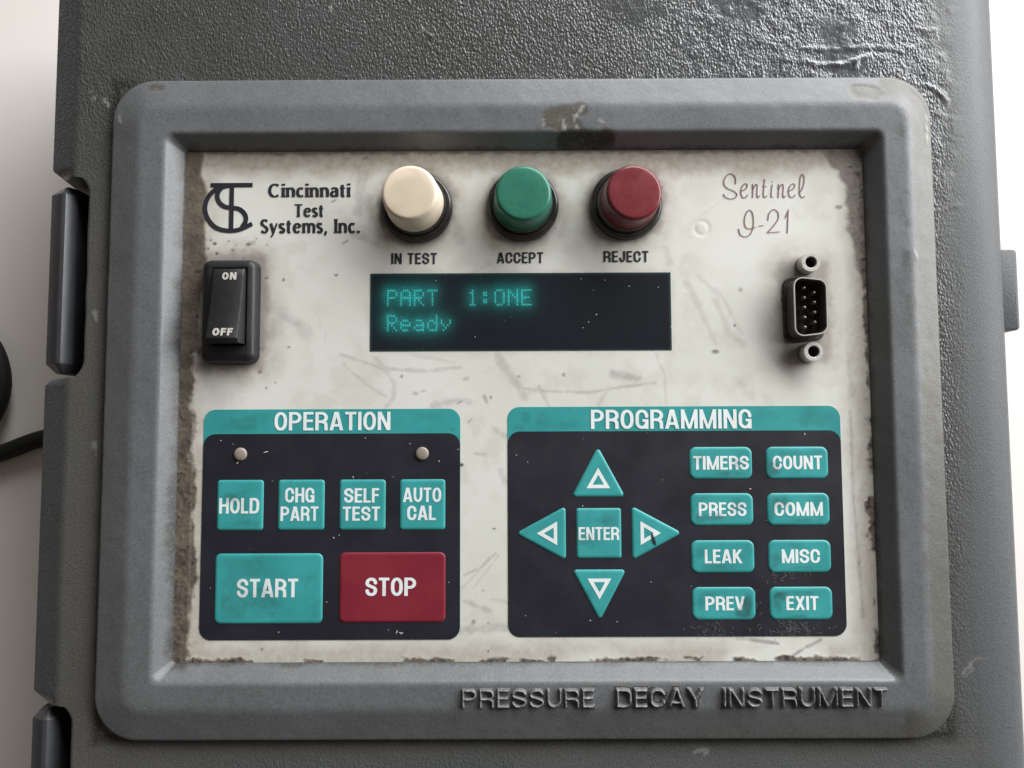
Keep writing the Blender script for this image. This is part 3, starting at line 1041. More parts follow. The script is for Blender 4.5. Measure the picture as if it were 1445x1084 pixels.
g_cor = .75 * sst(1.2, -.6, np.hypot(np.maximum(R_ - 1, 0), np.maximum(T_ - 1, 0)) - 9 + 7 * (n5 - .5)) * sst(12, 9, R_)
grime = np.clip(np.maximum.reduce([g_left, g_bot, g_right, g_top, g_cor]), 0, 1)
# grey-tan haze along the top, left and in the corners
haze = .85 * sst(10.5, 3.5, T_ + 5 * (n5 - .5) + 4 * (n20 - .5))
haze = np.maximum(haze, .75 * sst(15, 3, L_ + 8 * (n5 - .5) + 10 * (n20 - .5)))
haze = np.maximum(haze, .62 * sst(8, 2.0, B2 + 4 * (n5 - .5)) * sst(.35, .6, n20 + .25 * sst(-20, -90, X)))
haze = np.maximum(haze, .55 * sst(9, 2.5, R_ + 6 * (n5 - .5)))
haze = np.maximum(haze, .55 * sst(2.2, 1.0, np.abs(R_ - 5.2 + 2.0 * (n20 - .5)) + 1.5 * (n2 - .5)) * sst(-52, -10, -Y + 20 * (n20 - .5) - 25) * .5)
haze = np.maximum(haze, .18 * sst(.45, .72, n5) * sst(.40, .62, n20))
smudge = np.zeros_like(X)
# dirt caught round the lamps, the switch and the connector
for (cx_, cy_), r_, k in (((-27.8, 66.8), 10, .75), ((2.6, 67), 10, .70), ((32.1, 67.3), 10, .75)):
    dd = np.hypot(X - cx_, Y - cy_) - r_
    smudge = np.maximum(smudge, k * sst(3.2, -.2, dd + 2.4 * (n2 - .5) + 2.0 * (n5 - .5)))
    haze = np.maximum(haze, .50 * sst(8, 0, dd + 5 * (n5 - .5)))
for x0, x1, y0, y1, k, w in ((-88.6, -72.4, 21.6, 51.8, .75, 3.6), (77.5, 87.5, 24, 49, .62, 4.0), (DX0, DX1, DY0, DY1, .10, 1.0)):
    dd = np.hypot(np.maximum(np.maximum(x0 - X, X - x1), 0), np.maximum(np.maximum(y0 - Y, Y - y1), 0))
    smudge = np.maximum(smudge, k * sst(w, 0, dd + 2.4 * (n2 - .5) + 2.5 * (n5 - .5)))
    haze = np.maximum(haze, k * .9 * sst(w * 2.6, 0, dd + 5 * (n5 - .5)))
# drawn-out smears and rubbed marks, read off the plate
SM = [(((480, 500), (540, 520), (600, 524), (650, 518)), 1.0, .30), (((530, 505), (556, 540), (556, 560), (545, 574)), 1.3, .26), (((700, 500), (722, 530), (740, 560)), 2.4, .33),
      (((740, 548), (770, 552), (830, 554), (880, 546), (925, 540)), .9, .36), (((865, 528), (890, 532), (900, 534)), 2.2, .42), (((926, 500), (938, 530), (940, 570)), .7, .22),
      (((760, 545), (775, 575)), 1.0, .30), (((735, 560), (760, 548), (770, 560)), 1.2, .22), (((845, 570), (860, 548)), 1.6, .22), (((580, 500), (640, 512)), 1.2, .18),
      (((610, 572), (645, 565), (660, 566)), 2.2, .34), (((485, 515), (520, 545), (545, 560)), .8, .22), (((645, 570), (652, 566)), .7, .95), (((683, 558), (687, 568)), .9, .55), (((661, 596), (666, 591)), .8, .55),
      (((670, 640), (685, 642)), .9, .30), (((697, 605), (712, 616)), 2.0, .30), (((706, 665), (712, 680)), 2.2, .26), (((655, 812), (680, 800), (700, 780)), .6, .40), (((652, 830), (670, 812), (690, 786)), .5, .32),
      (((668, 830), (705, 782)), .5, .26), (((655, 848), (690, 862)), 1.3, .34), (((1010, 425), (1030, 470), (1048, 485)), 2.0, .22), (((968, 398), (985, 430), (1010, 485)), 1.8, .24), (((985, 390), (1020, 420), (1045, 470)), 1.4, .20),
      (((690, 845), (716, 850)), 1.0, .22), (((650, 890), (716, 885)), 2.4, .34), (((1060, 903), (1098, 908)), 1.0, .75), (((1120, 925), (1140, 912), (1158, 903)), 1.0, .75), (((1040, 900), (1062, 904)), .9, .45),
      (((380, 470), (400, 440), (430, 470)), 4.0, .22), (((395, 445), (420, 460)), 2.2, .32), (((1045, 540), (1060, 560)), 2.5, .18), (((1200, 580), (1204, 700), (1212, 790), (1218, 870)), 1.0, .42), (((1196, 500), (1203, 560)), 1.6, .22),
      (((468, 285), (474, 282)), .6, .8), (((443, 320), (449, 314)), 1.0, .5), (((484, 344), (490, 340)), .8, .75), (((350, 344), (358, 342)), 1.2, .5), (((345, 352), (349, 356)), 1.0, .5),
      (((512, 225), (518, 222)), .7, .85), (((505, 300), (512, 250)), 3.0, .28), (((500, 330), (530, 345)), 2.5, .30), (((585, 555), (588, 556)), .8, .5), (((595, 552), (600, 552)), .7, .5), (((655, 536), (660, 534)), 1.0, .4),
      (((940, 350), (945, 370)), 2.5, .20), (((640, 310), (648, 340)), 3.0, .30), (((790, 330), (800, 300)), 2.5, .22), (((520, 280), (535, 330)), 3.0, .30), (((655, 395), (690, 372)), 1.6, .16)]
for pts, w, k in SM:
    P = [pp(*p) for p in pts]
    dd = polydist(X, Y, P) + .9 * w * (n2 - .5) + .35 * (n1 - .5)
    smudge = np.maximum(smudge, k * sst(w * .75, w * .1, dd) * (.45 + .9 * np.clip(n1, 0, 1)))
# fine straight scratches and rubs
r = np.random.default_rng(44)
for i in range(46):
    cx_, cy_ = r.uniform(-90, 96), r.uniform(-60, 80)
    a, ln = r.uniform(0, PI), r.uniform(2, 14)
    k = r.uniform(.03, .10)
    bend = r.uniform(-.2, .2) * ln
    P = [(cx_ - math.cos(a) * ln / 2, cy_ - math.sin(a) * ln / 2), (cx_ + bend * math.sin(a), cy_ - bend * math.cos(a)), (cx_ + math.cos(a) * ln / 2, cy_ + math.sin(a) * ln / 2)]
    dd = polydist(X, Y, P)
    smudge = np.maximum(smudge, k * sst(.5, .1, dd + .3 * (n1 - .5)))
speck = np.zeros_like(X)
for i in range(150):
    cx_, cy_ = r.uniform(-92, 98), r.uniform(-60, 82)
    if r.random() < .35:
        cx_, cy_ = r.uniform(-92, -70), r.uniform(18, 60)
    if -74 < cx_ < -42 and 58 < cy_ < 76:
        continue
    rad, k = r.uniform(.15, .42) * r.choice([.8, 1, 1.6]), r.uniform(.35, .95)
    i0, i1 = np.searchsorted(gx, [cx_ - 1.5, cx_ + 1.5])
    j0, j1 = np.searchsorted(gy, [cy_ - 1.5, cy_ + 1.5])
    el = r.uniform(.5, 1.5)
    dd = np.hypot((X[j0:j1, i0:i1] - cx_) * el, Y[j0:j1, i0:i1] - cy_)
    speck[j0:j1, i0:i1] = np.maximum(speck[j0:j1, i0:i1], k * sst(rad + .2, rad - .1, dd))
# crumbs in the crust along the edges
speck = np.maximum(speck, .8 * sst(.64, .74, n1) * sst(.55, .9, grime) * sst(25, 5, Y) * (L_ < 9))
speck = np.maximum(speck, .85 * sst(.52, .62, n1) * sst(.6, .9, np.maximum(g_bot, g_right)))
Zp = .30 * sst(.5, 1, grime) * n1 * (L_ < 9) * sst(30, 0, Y) + .06 * grime
# the shallow weld dimple under the model name
cx_, cy_ = pp(990, 322)
rr = np.hypot(X - cx_, Y - cy_)
Zp = Zp - .10 * np.exp(-((rr - 2.0) / .5) ** 2) + .04 * np.exp(-(rr / 1.2) ** 2)
inside = (X > -90.5) & (X < 95) & (Y > -57) & (Y < 79)
Zp = np.where(inside & (rr > 4), np.minimum(Zp, .02), Zp)
xm, ym = X[:-1, :-1] + c / 2, Y[:-1, :-1] + c / 2
keep = ~((xm > DX0 + .5) & (xm < DX1 - .5) & (ym > DY0 + .5) & (ym < DY1 - .5))
plate = mesh_obj('faceplate', np.stack([X, Y, Zp], -1).reshape(-1, 3), grid_faces(len(gy), len(gx), keep=keep), 'plate', inst, True,
                 dict(grime=grime, haze=haze, smudge=smudge, speck=speck))

# printed words on the faceplate
PZ = .14
V, F = [], []
geos = []
for txt, box in (('Cincinnati', (-70.4, 70.0, -46.9, 73.9)), ('Test', (-62.9, 64.2, -54.4, 67.9)), ('Systems, Inc.', (-72.5, 59.5, -44.0, 63.5))):
    D, x0, y0, cc = text_sdf(txt, *box, font='flared', s=.205, h=.09, track=.085)
    v, f = march(D, x0, y0, cc)
    geos.append(([(x, y, PZ) for x, y in v], f))
mesh_obj('company_lettering', *join_geo(*geos), 'ink', plate)
lz = lambda X_, Y_: (-89.3 + (270 + X_ / 5.558 - 287) * .205, 74.1 - (230 + Y_ / 5.558 - 259) * .2085)
C_ = catmull([lz(*p) for p in ((218, 186), (142, 258), (112, 350), (138, 440), (205, 508), (300, 531), (390, 520), (482, 478))], 7)
S_ = catmull([lz(*p) for p in ((305, 176), (240, 196), (206, 250), (222, 308), (268, 344), (320, 351), (382, 364), (425, 405), (432, 455), (404, 505))], 7)
strokes_obj('company_emblem', [[lz(152, 175), lz(481, 175)], [lz(319, 180), lz(319, 528)], C_, S_], .66, .62, PZ, 'ink', plate, rnd=False)
sz = lambda X_, Y_: pp(980 + X_ / 7.225, 220 + Y_ / 7.225)
SCR = [((420, 285), (412, 215), (365, 182), (318, 215), (298, 280), (330, 330), (395, 358), (432, 395), (410, 430), (360, 440), (312, 420), (295, 392)),
       ((478, 360), (525, 335), (538, 300), (515, 285), (482, 320), (472, 375), (490, 425), (520, 425), (542, 400)),
       ((592, 290), (594, 350), (592, 425)), ((594, 360), (610, 310), (632, 290), (640, 320), (636, 400), (648, 425), (662, 408)),
       ((714, 240), (706, 330), (702, 405), (716, 425), (738, 408)), ((692, 312), (735, 312)),
       ((792, 295), (784, 360), (782, 415), (800, 422)), ((786, 268), (796, 266)),
       ((856, 290), (856, 360), (854, 425)), ((856, 360), (872, 310), (896, 290), (906, 320), (900, 400), (912, 425), (926, 410)),
       ((962, 360), (1008, 335), (1022, 300), (1000, 285), (968, 320), (958, 375), (975, 420), (1005, 422), (1026, 400)),
       ((1068, 385), (1105, 320), (1118, 230), (1100, 188), (1080, 220), (1070, 320), (1072, 390), (1094, 425), (1122, 412)),
       ((448, 748), (470, 808), (525, 826), (575, 790), (598, 720), (600, 640), (585, 575), (555, 555), (525, 590), (508, 660), (520, 725), (560, 745), (620, 730)),
       ((655, 716), (702, 711)), ((748, 655), (760, 590), (805, 548), (850, 580), (852, 645), (800, 720), (745, 780)), ((742, 785), (870, 775)),
       ((925, 630), (952, 570), (956, 552)), ((955, 552), (950, 670), (946, 785))]
strokes_obj('model_lettering', [catmull([sz(*p) for p in s_], 6) for s_ in SCR], .155, .09, PZ, 'maroon', plate)
geos = []
for txt, box in (('IN TEST', (-34.9, 50.3, -21.9, 53.5)), ('ACCEPT', (-4.7, 50.4, 8.5, 53.6)), ('REJECT', (25.8, 50.6, 38.6, 53.8))):
    D, x0, y0, cc = text_sdf(txt, *box, s=.175, h=.14, track=.125)
    v, f = march(D, x0, y0, cc)
    geos.append(([(x, y, PZ) for x, y in v], f))
mesh_obj('caption_lettering', *join_geo(*geos), 'ink', plate)


# ---- indicator lamps ----
def lamp(cx, cy, mat, tilt_x, tilt_y, top, lab):
    V, F = lathe_geo([(10.3, .0), (10.3, 1.2), (9.9, 2.0), (9.4, 2.3), (8.8, 2.1), (8.3, 3.6), (8.0, 4.2), (7.6, 4.2), (7.4, 3.0)], cx, cy, 64)
    Va = np.array(V)
    base = mesh_obj('indicator_lamp', V, F, 'ring', inst, True, dict(grime=.55 * sst(.45, .7, fbm(Va[:, 0], Va[:, 1], 3, 15))), 50)
    base['label'] = lab
    prof = [(8.15, 2.4), (8.2, 4.0)]
    prof += [(8.2 - .5 * t, 4.0 + (top - 5.1) * t) for t in (.35, .7, 1.0)]
    for k in range(1, 7):
        a = k / 6 * PI / 2
        prof.append((7.7 - 1.1 * (1 - math.cos(a)), top - 1.1 + 1.1 * math.sin(a)))
    prof += [(5.6, top + .03), (4.6, top + .05), (3.4, top + .06), (2.2, top + .07), (.9, top + .08)]
    V, F = lathe_geo(prof, 0, 0, 72)
    Rm = rot(math.radians(tilt_x), math.radians(tilt_y), 0)
    V = [tuple(Rm @ np.array(v) + np.array((cx, cy, 0))) for v in V]
    Va = np.array(V)
    gm = .35 * sst(5.2, 3.0, Va[:, 2]) * sst(.3, .6, fbm(Va[:, 0], Va[:, 2], 3, 18))
    if mat == 'lens_white':
        gm = np.maximum(gm, .55 * sst(7.8, 5.6, np.hypot(Va[:, 0] - cx + .2, Va[:, 1] - cy + 1.9)) * (Va[:, 2] > top - .5))
    cap = mesh_obj('lamp_lens', V, F, mat, base, True, dict(grime=gm, dusty=.14 * sst(top - 1.0, top, Va[:, 2]) if mat != 'lens_white' else 0 * gm), 60)
    return base


lamp(-27.7, 66.7, 'lens_white', -1.5, -2.2, 13.4, 'black ringed lamp with an ivory lens')
lamp(2.7, 67.0, 'lens_green', 0, 0, 12.6, 'black ringed lamp with a green lens')
lamp(32.3, 67.2, 'lens_red', .6, 3.0, 12.6, 'black ringed lamp with a red lens')

# ---- rocker switch ----
V, F = pad_geo(rect(-88.0, 21.7, -72.2, 51.3), 2.6, [(0, .0), (.1, 2.0), (.6, 3.4), (1.2, 3.9), (2.4, 4.1)], 8, cap=False)
ring_n = len(V)
ra = round_poly(rect(-88.0, 21.7, -72.2, 51.3), 2.6, 2.4, 8)
rb = round_poly(rect(-84.6, 26.5, -74.8, 48.5), .5, 0, 8)
rc = round_poly(rect(-84.5, 26.6, -74.9, 48.4), .5, 0, 8)
kk = len(ra)
V2 = [(x, y, 4.1) for x, y in ra] + [(x, y, 3.95) for x, y in rb] + [(x, y, 1.2) for x, y in rc]
F2 = [[i * kk + j, i * kk + (j + 1) % kk, (i + 1) * kk + (j + 1) % kk, (i + 1) * kk + j] for i in (0, 1) for j in range(kk)] + [[2 * kk + j for j in range(kk)]]
sw = mesh_obj('rocker_switch', *join_geo((V, F), (V2, F2)), 'switch', inst, True, None, 40)
rx0, rx1, ry0, ry1 = -84.2, -75.2, 26.9, 48.2
nrow = 18
Vr, Fr = [], []
for i in range(nrow + 1):
    t = i / nrow
    y = ry0 + (ry1 - ry0) * t
    zt = 9.6 - 5.0 * t + .55 * (2 * t - 1) ** 2 - (1.1 * max(0, (.06 - t) / .06) ** 2) - (.7 * max(0, (t - .95) / .05) ** 2)
    Vr += [(rx0, y, 1.5), (rx0, y, zt - .7), (rx0 + .22, y, zt - .2), (rx0 + .7, y, zt), ((rx0 + rx1) / 2, y, zt - .12), (rx1 - .7, y, zt), (rx1 - .22, y, zt - .2), (rx1, y, zt - .7), (rx1, y, 1.5)]
for i in range(nrow):
    for j in range(8):
        Fr.append([i * 9 + j, (i + 1) * 9 + j, (i + 1) * 9 + j + 1, i * 9 + j + 1])
Fr.append([j for j in range(9)])
Fr.append([nrow * 9 + j for j in range(9)][::-1])
rock = mesh_obj('rocker', Vr, Fr, 'switch', sw, True, None, 40)
for word, y0, xm_ in (('ON', 44.9, -79.3), ('OFF', 28.7, -79.5)):
    wdt = 2.0 if word == 'ON' else 2.75
    t0, t1 = (y0 - ry0) / (ry1 - ry0), (y0 + 2.4 - ry0) / (ry1 - ry0)
    D, x0, yy0, cc = text_sdf(word, xm_ - wdt, y0, xm_ + wdt, y0 + 2.15, s=.27, h=.24, track=.14, wide=1.25, cell=.06)
    v, f = march(D, x0, yy0, cc)
    zf = lambda y: 9.6 - 5.0 * (y - ry0) / (ry1 - ry0) + .55 * (2 * (y - ry0) / (ry1 - ry0) - 1) ** 2 + .06
    mesh_obj('switch_lettering', [(x, y, zf(y)) for x, y in v], f, 'pad', rock)

# ---- nine-pin serial connector ----
CXc, CYc = 82.3, 36.5
dpts = lambda k: [(CXc - 4.9 - k, CYc - 8.7 - k), (CXc + 4.6 + k, CYc - 7.6 - k), (CXc + 4.6 + k, CYc + 7.6 + k), (CXc - 4.9 - k, CYc + 8.7 + k)]
V, F = pad_geo(dpts(.9), 2.6, [(0, .05), (0, .8), (.3, 1.1), (1.6, 1.1)], 8)
conn = mesh_obj('serial_connector', V, F, 'dsub', inst, True, None, 40)
V, F = pad_geo(dpts(-.15), 2.5, [(-.25, 1.0), (-.1, 1.8), (0, 2.2), (0, 5.8), (0, 6.3), (.08, 6.5), (.28, 6.5), (.36, 6.3), (.40, 5.8), (.42, 1.2)], 8, cap=False)
Va = np.array(V)
mesh_obj('shell', V, F, 'steel', conn, True, dict(grime=sst(6.25, 5.85, Va[:, 2]) * .95), 40)
for ix, xs in ((0, -1.35), (1, 1.45)):
    for k in range(5 - ix):
        y = CYc + (2 - k - .5 * ix) * 2.77
        V, F = lathe_geo([(.5, 1.0), (.5, 4.6), (.38, 5.0), (.15, 5.15)], CXc + xs, y, 14)
        mesh_obj('pin', V, F, 'pin', conn, True, None, 40)
for sy in (12.55, -12.55):
    xo = CXc + .8
    prof = [(2.75, .05), (2.75, 4.0), (2.75, 4.6), (2.6, 4.9), (1.75, 4.9), (1.5, 4.7), (1.4, 1.0)]
    V, F = lathe_geo(prof, xo, CYc + sy + .2, 28)
    Va = np.array(V)
    mesh_obj('screw_post', V, F, 'steel', conn, True, dict(grime=np.maximum(sst(4.2, 3.0, Va[:, 2]), (np.hypot(Va[:, 0] - xo, Va[:, 1] - CYc - sy - .2) < 1.55) * 1.0) * .9), 35)

# ---- display ----
fl = .10
V, F = pad_geo(rect(DX0, DY0, DX1, DY1), .15, [(0, .03), (.02, fl)], 2)
disp = mesh_obj('display_window', V, F, 'filter', inst)
V, F = [], []
bx0, bx1, by0, by1 = DX0 + .1, DX1 - .1, DY0 + .1, DY1 - .1
V = [(bx0, by0, -.02), (bx1, by0, -.02), (bx1, by1, -.02), (bx0, by1, -.02), (bx0, by0, -3), (bx1, by0, -3), (bx1, by1, -3), (bx0, by1, -3)]
F = [[4, 5, 6, 7], [0, 1, 5, 4], [1, 2, 6, 5], [2, 3, 7, 6], [3, 0, 4, 7]]
mesh_obj('display_housing', V, F, 'backing', disp)
DOT = {'P': '11110 10001 10001 11110 10000 10000 10000', 'A': '01110 10001 10001 11111 10001 10001 10001', 'R': '11110 10001 10001 11110 10100 10010 10001',
       'T': '11111 00100 00100 00100 00100 00100 00100', '1': '00100 01100 00100 00100 00100 00100 01110', ':': '00000 01100 01100 00000 01100 01100 00000',
       'O': '01110 10001 10001 10001 10001 10001 01110', 'N': '10001 11001 10101 10011 10001 10001 10001', 'E': '11111 10000 10000 11110 10000 10000 11111',
       'e': '00000 00000 01110 10001 11111 10000 01110', 'a': '00000 00000 01110 00001 01111 10001 01111', 'd': '00001 00001 01101 10011 10001 10001 01111',
       'y': '00000 00000 10001 10001 01010 00100 01000'}
V, F = [], []
for txt, y1 in (('PART  1:ONE', 43.0), ('Ready', 35.7)):
    for i, ch in enumerate(txt):
        if ch == ' ':
            continue
        for rr_, bits in enumerate(DOT[ch].split()):
            for cc_, b in enumerate(bits):
                if b == '1':
                    x, y = -36.2 + i * 3.86 + cc_ * .62, y1 - rr_ * .70
                    o = len(V)
                    V += [(x - .22, y - .26, -1.9), (x + .22, y - .26, -1.9), (x + .22, y + .26, -1.9), (x - .22, y + .26, -1.9)]
                    F.append([o, o + 1, o + 2, o + 3])
mesh_obj('display_text', V, F, 'phosphor', disp)


# ---- keypads ----
def dense_pad(pts, r, z, cell=.5):
    """flat printed area with an inner grid so it can carry lint and dirt"""
    ring = round_poly(pts, r, 0, 10)
    return ring


def keypad(x0, x1, yb, yt, title, box, lab):
    V, F = pad_geo(rect(x0, yb, x1, yt), 3.4, [(0, .04), (.03, .10)], 10)
    band = None
    root = mesh_obj('keypad_panel', *pad_geo(rect(x0 + .03, yb, x1 - .03, yt - 6.9), 3.4, [(0, .04), (.03, .16)], 10), 'black', inst)
    root['label'] = lab
    band = mesh_obj('title_band', V, F, 'teal', root)
    letters('title_lettering', title, box, .22, 'white', root, s=.175, h=.14, track=.095)
    return root


op = keypad(-87.6, -15.2, -55.0, 8.9, 'OPERATION', (-67.6, 2.9, -34.9, 8.1), 'black keypad panel under a teal OPERATION band')
pr = keypad(-1.9, 91.8, -54.4, 9.3, 'PROGRAMMING', (21.6, 3.0, 66.8, 8.4), 'black keypad panel under a teal PROGRAMMING band')


def key(pts, r, mat, lines, zt=.43, lab=None, gr=None):
    V, F = pad_geo(pts, r, [(0, .17), (.12, .28), (.36, zt - .05), (.68, zt), (1.0, zt)], 7)
    # inner grid for dirt
    Va = np.array(V)
    attrs = dict(grime=gr(Va[:, 0], Va[:, 1])) if gr else None
    k = mesh_obj('keypad_key', V, F, mat, inst, True, attrs, 45)
    if lab:
        k['label'] = lab
    geos = []
    for txt, box, kw in lines:
        D, x0, y0, cc = text_sdf(txt, *box, **kw)
        v, f = march(D, x0, y0, cc)
        geos.append(([(x, y, zt + .05) for x, y in v], f))
    if geos:
        mesh_obj('key_lettering', *join_geo(*geos), 'white', k)
    return k


KW = dict(s=.19, h=.15, track=.085)
for x0, x1, lines in ((-83.3, -70.3, [('HOLD', (-82.6, -20.2, -71.4, -15.9))]),
                      (-66.2, -53.2, [('CHG', (-64.2, -17.2, -56.0, -13.1)), ('PART', (-65.4, -22.3, -54.8, -18.3))]),
                      (-49.0, -36.1, [('SELF', (-47.7, -17.3, -37.9, -13.3)), ('TEST', (-48.0, -22.3, -37.6, -18.4))]),
                      (-32.1, -19.4, [('AUTO', (-31.2, -17.2, -20.5, -13.2)), ('CAL', (-30.0, -22.2, -22.0, -18.2))])):
    key(rect(x0, -24.9, x1, -10.9), .9, 'keyteal', [(t, b, KW) for t, b in lines])
key(rect(-83.4, -50.5, -53.4, -31.3), 1.6, 'keyteal', [('START', (-77.2, -43.3, -60.2, -38.2), KW)], lab='large teal START key')
key(rect(-48.8, -50.3, -19.3, -31.1), 1.6, 'keyred', [('STOP', (-41.5, -43.0, -27.4, -38.0), KW)], lab='large dark red STOP key')
for i, (a, b) in enumerate((('TIMERS', 'COUNT'), ('PRESS', 'COMM'), ('LEAK', 'MISC'), ('PREV', 'EXIT'))):
    yt = (-2.2, -15.1, -28.1, -40.95)[i]
    wa = {'TIMERS': (50.1, 65.7), 'PRESS': (51.4, 64.7), 'LEAK': (52.8, 63.3), 'PREV': (52.7, 63.6)}[a]
    wb = {'COUNT': (72.4, 86.2), 'COMM': (72.5, 86.0), 'MISC': (74.2, 84.8), 'EXIT': (75.1, 84.0)}[b]
    key(rect(49.1, yt - 8.9, 66.6, yt), 1.9, 'keyteal', [(a, (wa[0], yt - 6.3, wa[1], yt - 2.5), KW)])
    key(rect(70.5, yt - 8.9, 87.9, yt), 1.9, 'keyteal', [(b, (wb[0], yt - 6.3, wb[1], yt - 2.5), KW)])
key(rect(17.2, -32.9, 29.7, -19.1), .7, 'keyteal', [('ENTER', (17.8, -27.9, 29.1, -24.3), KW)])


def arrow_key(ang):
    """triangular key pointing along ang (degrees), with its hollow triangle mark"""
    cx_, cy_ = 23.45, -26.0
    o_ = .85 if ang % 180 else 0.0
    ca, sa = math.cos(math.radians(ang)), math.sin(math.radians(ang))
    tr_ = lambda u, v: (cx_ + u * ca - v * sa, cy_ + u * sa + v * ca)
    pts = [tr_(9.2 + o_, -7.5), tr_(23.2 + o_, 0), tr_(9.2 + o_, 7.5)]
    k = key(pts, .75, 'keyteal', [])
    mk = []
    a, b, c_ = tr_(11.6 + o_, -3.3), tr_(17.3 + o_, 0), tr_(11.6 + o_, 3.3)
    e = lambda p, q_: (p[0] + (p[0] - q_[0]) * .0, p[1])
    gxx, gyy = np.arange(min(a[0], b[0], c_[0]) - 2, max(a[0], b[0], c_[0]) + 2, .07), np.arange(min(a[1], b[1], c_[1]) - 2, max(a[1], b[1], c_[1]) + 2, .07)
    Xg, Yg = np.meshgrid(gxx, gyy)

    def tri(off):
        d = np.full(Xg.shape, -1e3)
        T3 = [a, b, c_]
        ctr = np.mean(T3, 0)
        for i in range(3):
            p, q_ = np.array(T3[i]), np.array(T3[(i + 1) % 3])
            e_ = (q_ - p) / np.linalg.norm(q_ - p)
            nn = np.array((e_[1], -e_[0]))
            if nn @ (ctr - p) > 0:
                nn = -nn
            d = np.maximum(d, (Xg - p[0]) * nn[0] + (Yg - p[1]) * nn[1])
        return d + off
    D = np.maximum(tri(0), -tri(.98))
    v, f = march(D, gxx[0], gyy[0], .07)
    mesh_obj('arrow_mark', [(x, y, .48) for x, y in v], f, 'white', k)
    return k


for ang in (90, 180, 0, 270):
    arrow_key(ang)

for cx_ in (-77.0, -25.9):
    V, F = lathe_geo([(1.85, .1), (1.85, .35), (1.72, .6), (1.4, .75), (.6, .82), (.1, .83)], cx_, -3.7, 28)
    mesh_obj('indicator_light', V, F, 'led', inst, True)

# greasy finger marks on keys and printed bands: thin films with their own outline
q = NT('grease_film')
q.set(color=q.mix(q.ramp(q.noise(600, 3), .35, .65), (0.022, 0.022, 0.018), (0.060, 0.056, 0.044)), rough=.6, spec=.3)
tr = q.n.new('ShaderNodeBsdfTransparent')
mx = q.n.new('ShaderNodeMixShader')
q._in(mx.inputs[0], q.math('MULTIPLY', q.attr('soil'), q.ramp(q.noise(900, 4, .6), .25, .70, .30, .62)))
q.t.links.new(tr.outputs[0], mx.inputs[1])
q.t.links.new(q.b.outputs[0], mx.inputs[2])
q.t.links.new(mx.outputs[0], q.out.inputs[0])
M['grease'] = q.m


def grease(parent, box, z, blobs, seed):
    (ax, ay), (bx, by) = pp(box[0], box[3], z), pp(box[2], box[1], z)
    gx, gy = np.arange(ax, bx, .3), np.arange(ay, by, .3)
    X, Y = np.meshgrid(gx, gy)
    na, nb_ = fbm(X, Y, 1.6, seed), fbm(X, Y, 4.5, seed + 1)
    D = np.zeros_like(X)
    for x, y, rx, ry, k in blobs:
        cx_, cy_ = pp(x, y, z)
        dd = np.hypot((X - cx_) / (rx * .2), (Y - cy_) / (ry * .2)) + .9 * (na - .5) + .9 * (nb_ - .5)
        D = np.maximum(D, k * sst(1.15, .35, dd))
    edge = np.minimum(np.minimum(X - ax, gx[-1] - X), np.minimum(Y - ay, gy[-1] - Y))
    D = .95 * D * sst(0, .5, edge) if z > .3 else .45 * D * sst(0, .5, edge)
    keep = D[:-1, :-1] + D[1:, 1:] + D[1:, :-1] + D[:-1, 1:] > 0
    F = grid_faces(len(gy), len(gx), keep=keep)
    used, inv = np.unique(F, return_inverse=True)
    o = mesh_obj('grease_mark', np.stack([X, Y, np.full_like(X, z)], -1).reshape(-1, 3)[used], inv.reshape(F.shape).tolist(), 'grease', parent, True, dict(soil=D.ravel()[used]))
    return o


KEYS = {}
for o in bpy.data.objects:
    if o.name.startswith('keypad_key'):
        c_ = np.mean([tuple(v.co) for v in o.data.vertices], 0) / MM
        KEYS[o.name] = (o, c_)


def key_at(px, py):
    x, y = pp(px, py, .5)
    return min(KEYS.values(), key=lambda kc: (kc[1][0] - x) ** 2 + (kc[1][1] - y) ** 2)[0]


grease(key_at(1021, 852), (981, 832, 1063, 872), .61, [(1056, 855, 9, 15, .85), (1050, 866, 14, 7, .7), (1000, 838, 20, 4, .3), (990, 850, 6, 14, .25)], 201)
grease(key_at(1131, 852), (1091, 832, 1171, 872), .61, [(1104, 840, 15, 10, .75), (1096, 850, 8, 14, .45), (1128, 870, 14, 4, .8), (1135, 836, 20, 5, .4)], 203)
grease(key_at(1016, 654), (976, 634, 1056, 673), .61, [(1028, 668, 24, 8, .55), (1040, 655, 10, 10, .35), (985, 645, 10, 14, .25)], 205)
grease(key_at(1123, 654), (1083, 634, 1163, 673), .61, [(1092, 658, 12, 16, .45), (1120, 640, 30, 4, .25)], 207)
grease(key_at(1017, 720), (977, 700, 1058, 739), .61, [(1000, 730, 24, 8, .40), (1040, 712, 10, 12, .30)], 209)
grease(key_at(1126, 719), (1085, 699, 1166, 738), .61, [(1100, 710, 14, 10, .40), (1135, 735, 28, 6, .35), (1090, 722, 6, 14, .35)], 211)
grease(key_at(1019, 785), (979, 765, 1061, 805), .61, [(1010, 800, 30, 6, .28), (990, 778, 9, 9, .25)], 213)
grease(key_at(1129, 785), (1088, 765, 1169, 804), .61, [(1095, 792, 9, 14, .35), (1130, 802, 24, 4, .30)], 215)
grease(key_at(380, 830), (310, 786, 451, 876), .61, [(350, 800, 34, 20, .22), (345, 850, 55, 26, .30), (330, 820, 20, 40, .20)], 217)
grease(key_at(340, 712), (309, 681, 370, 746), .61, [(325, 702, 14, 8, .40), (345, 738, 24, 6, .22)], 219)
grease(key_at(845, 752), (815, 719, 875, 785), .61, [(830, 762, 14, 10, .25), (860, 735, 10, 10, .20)], 221)
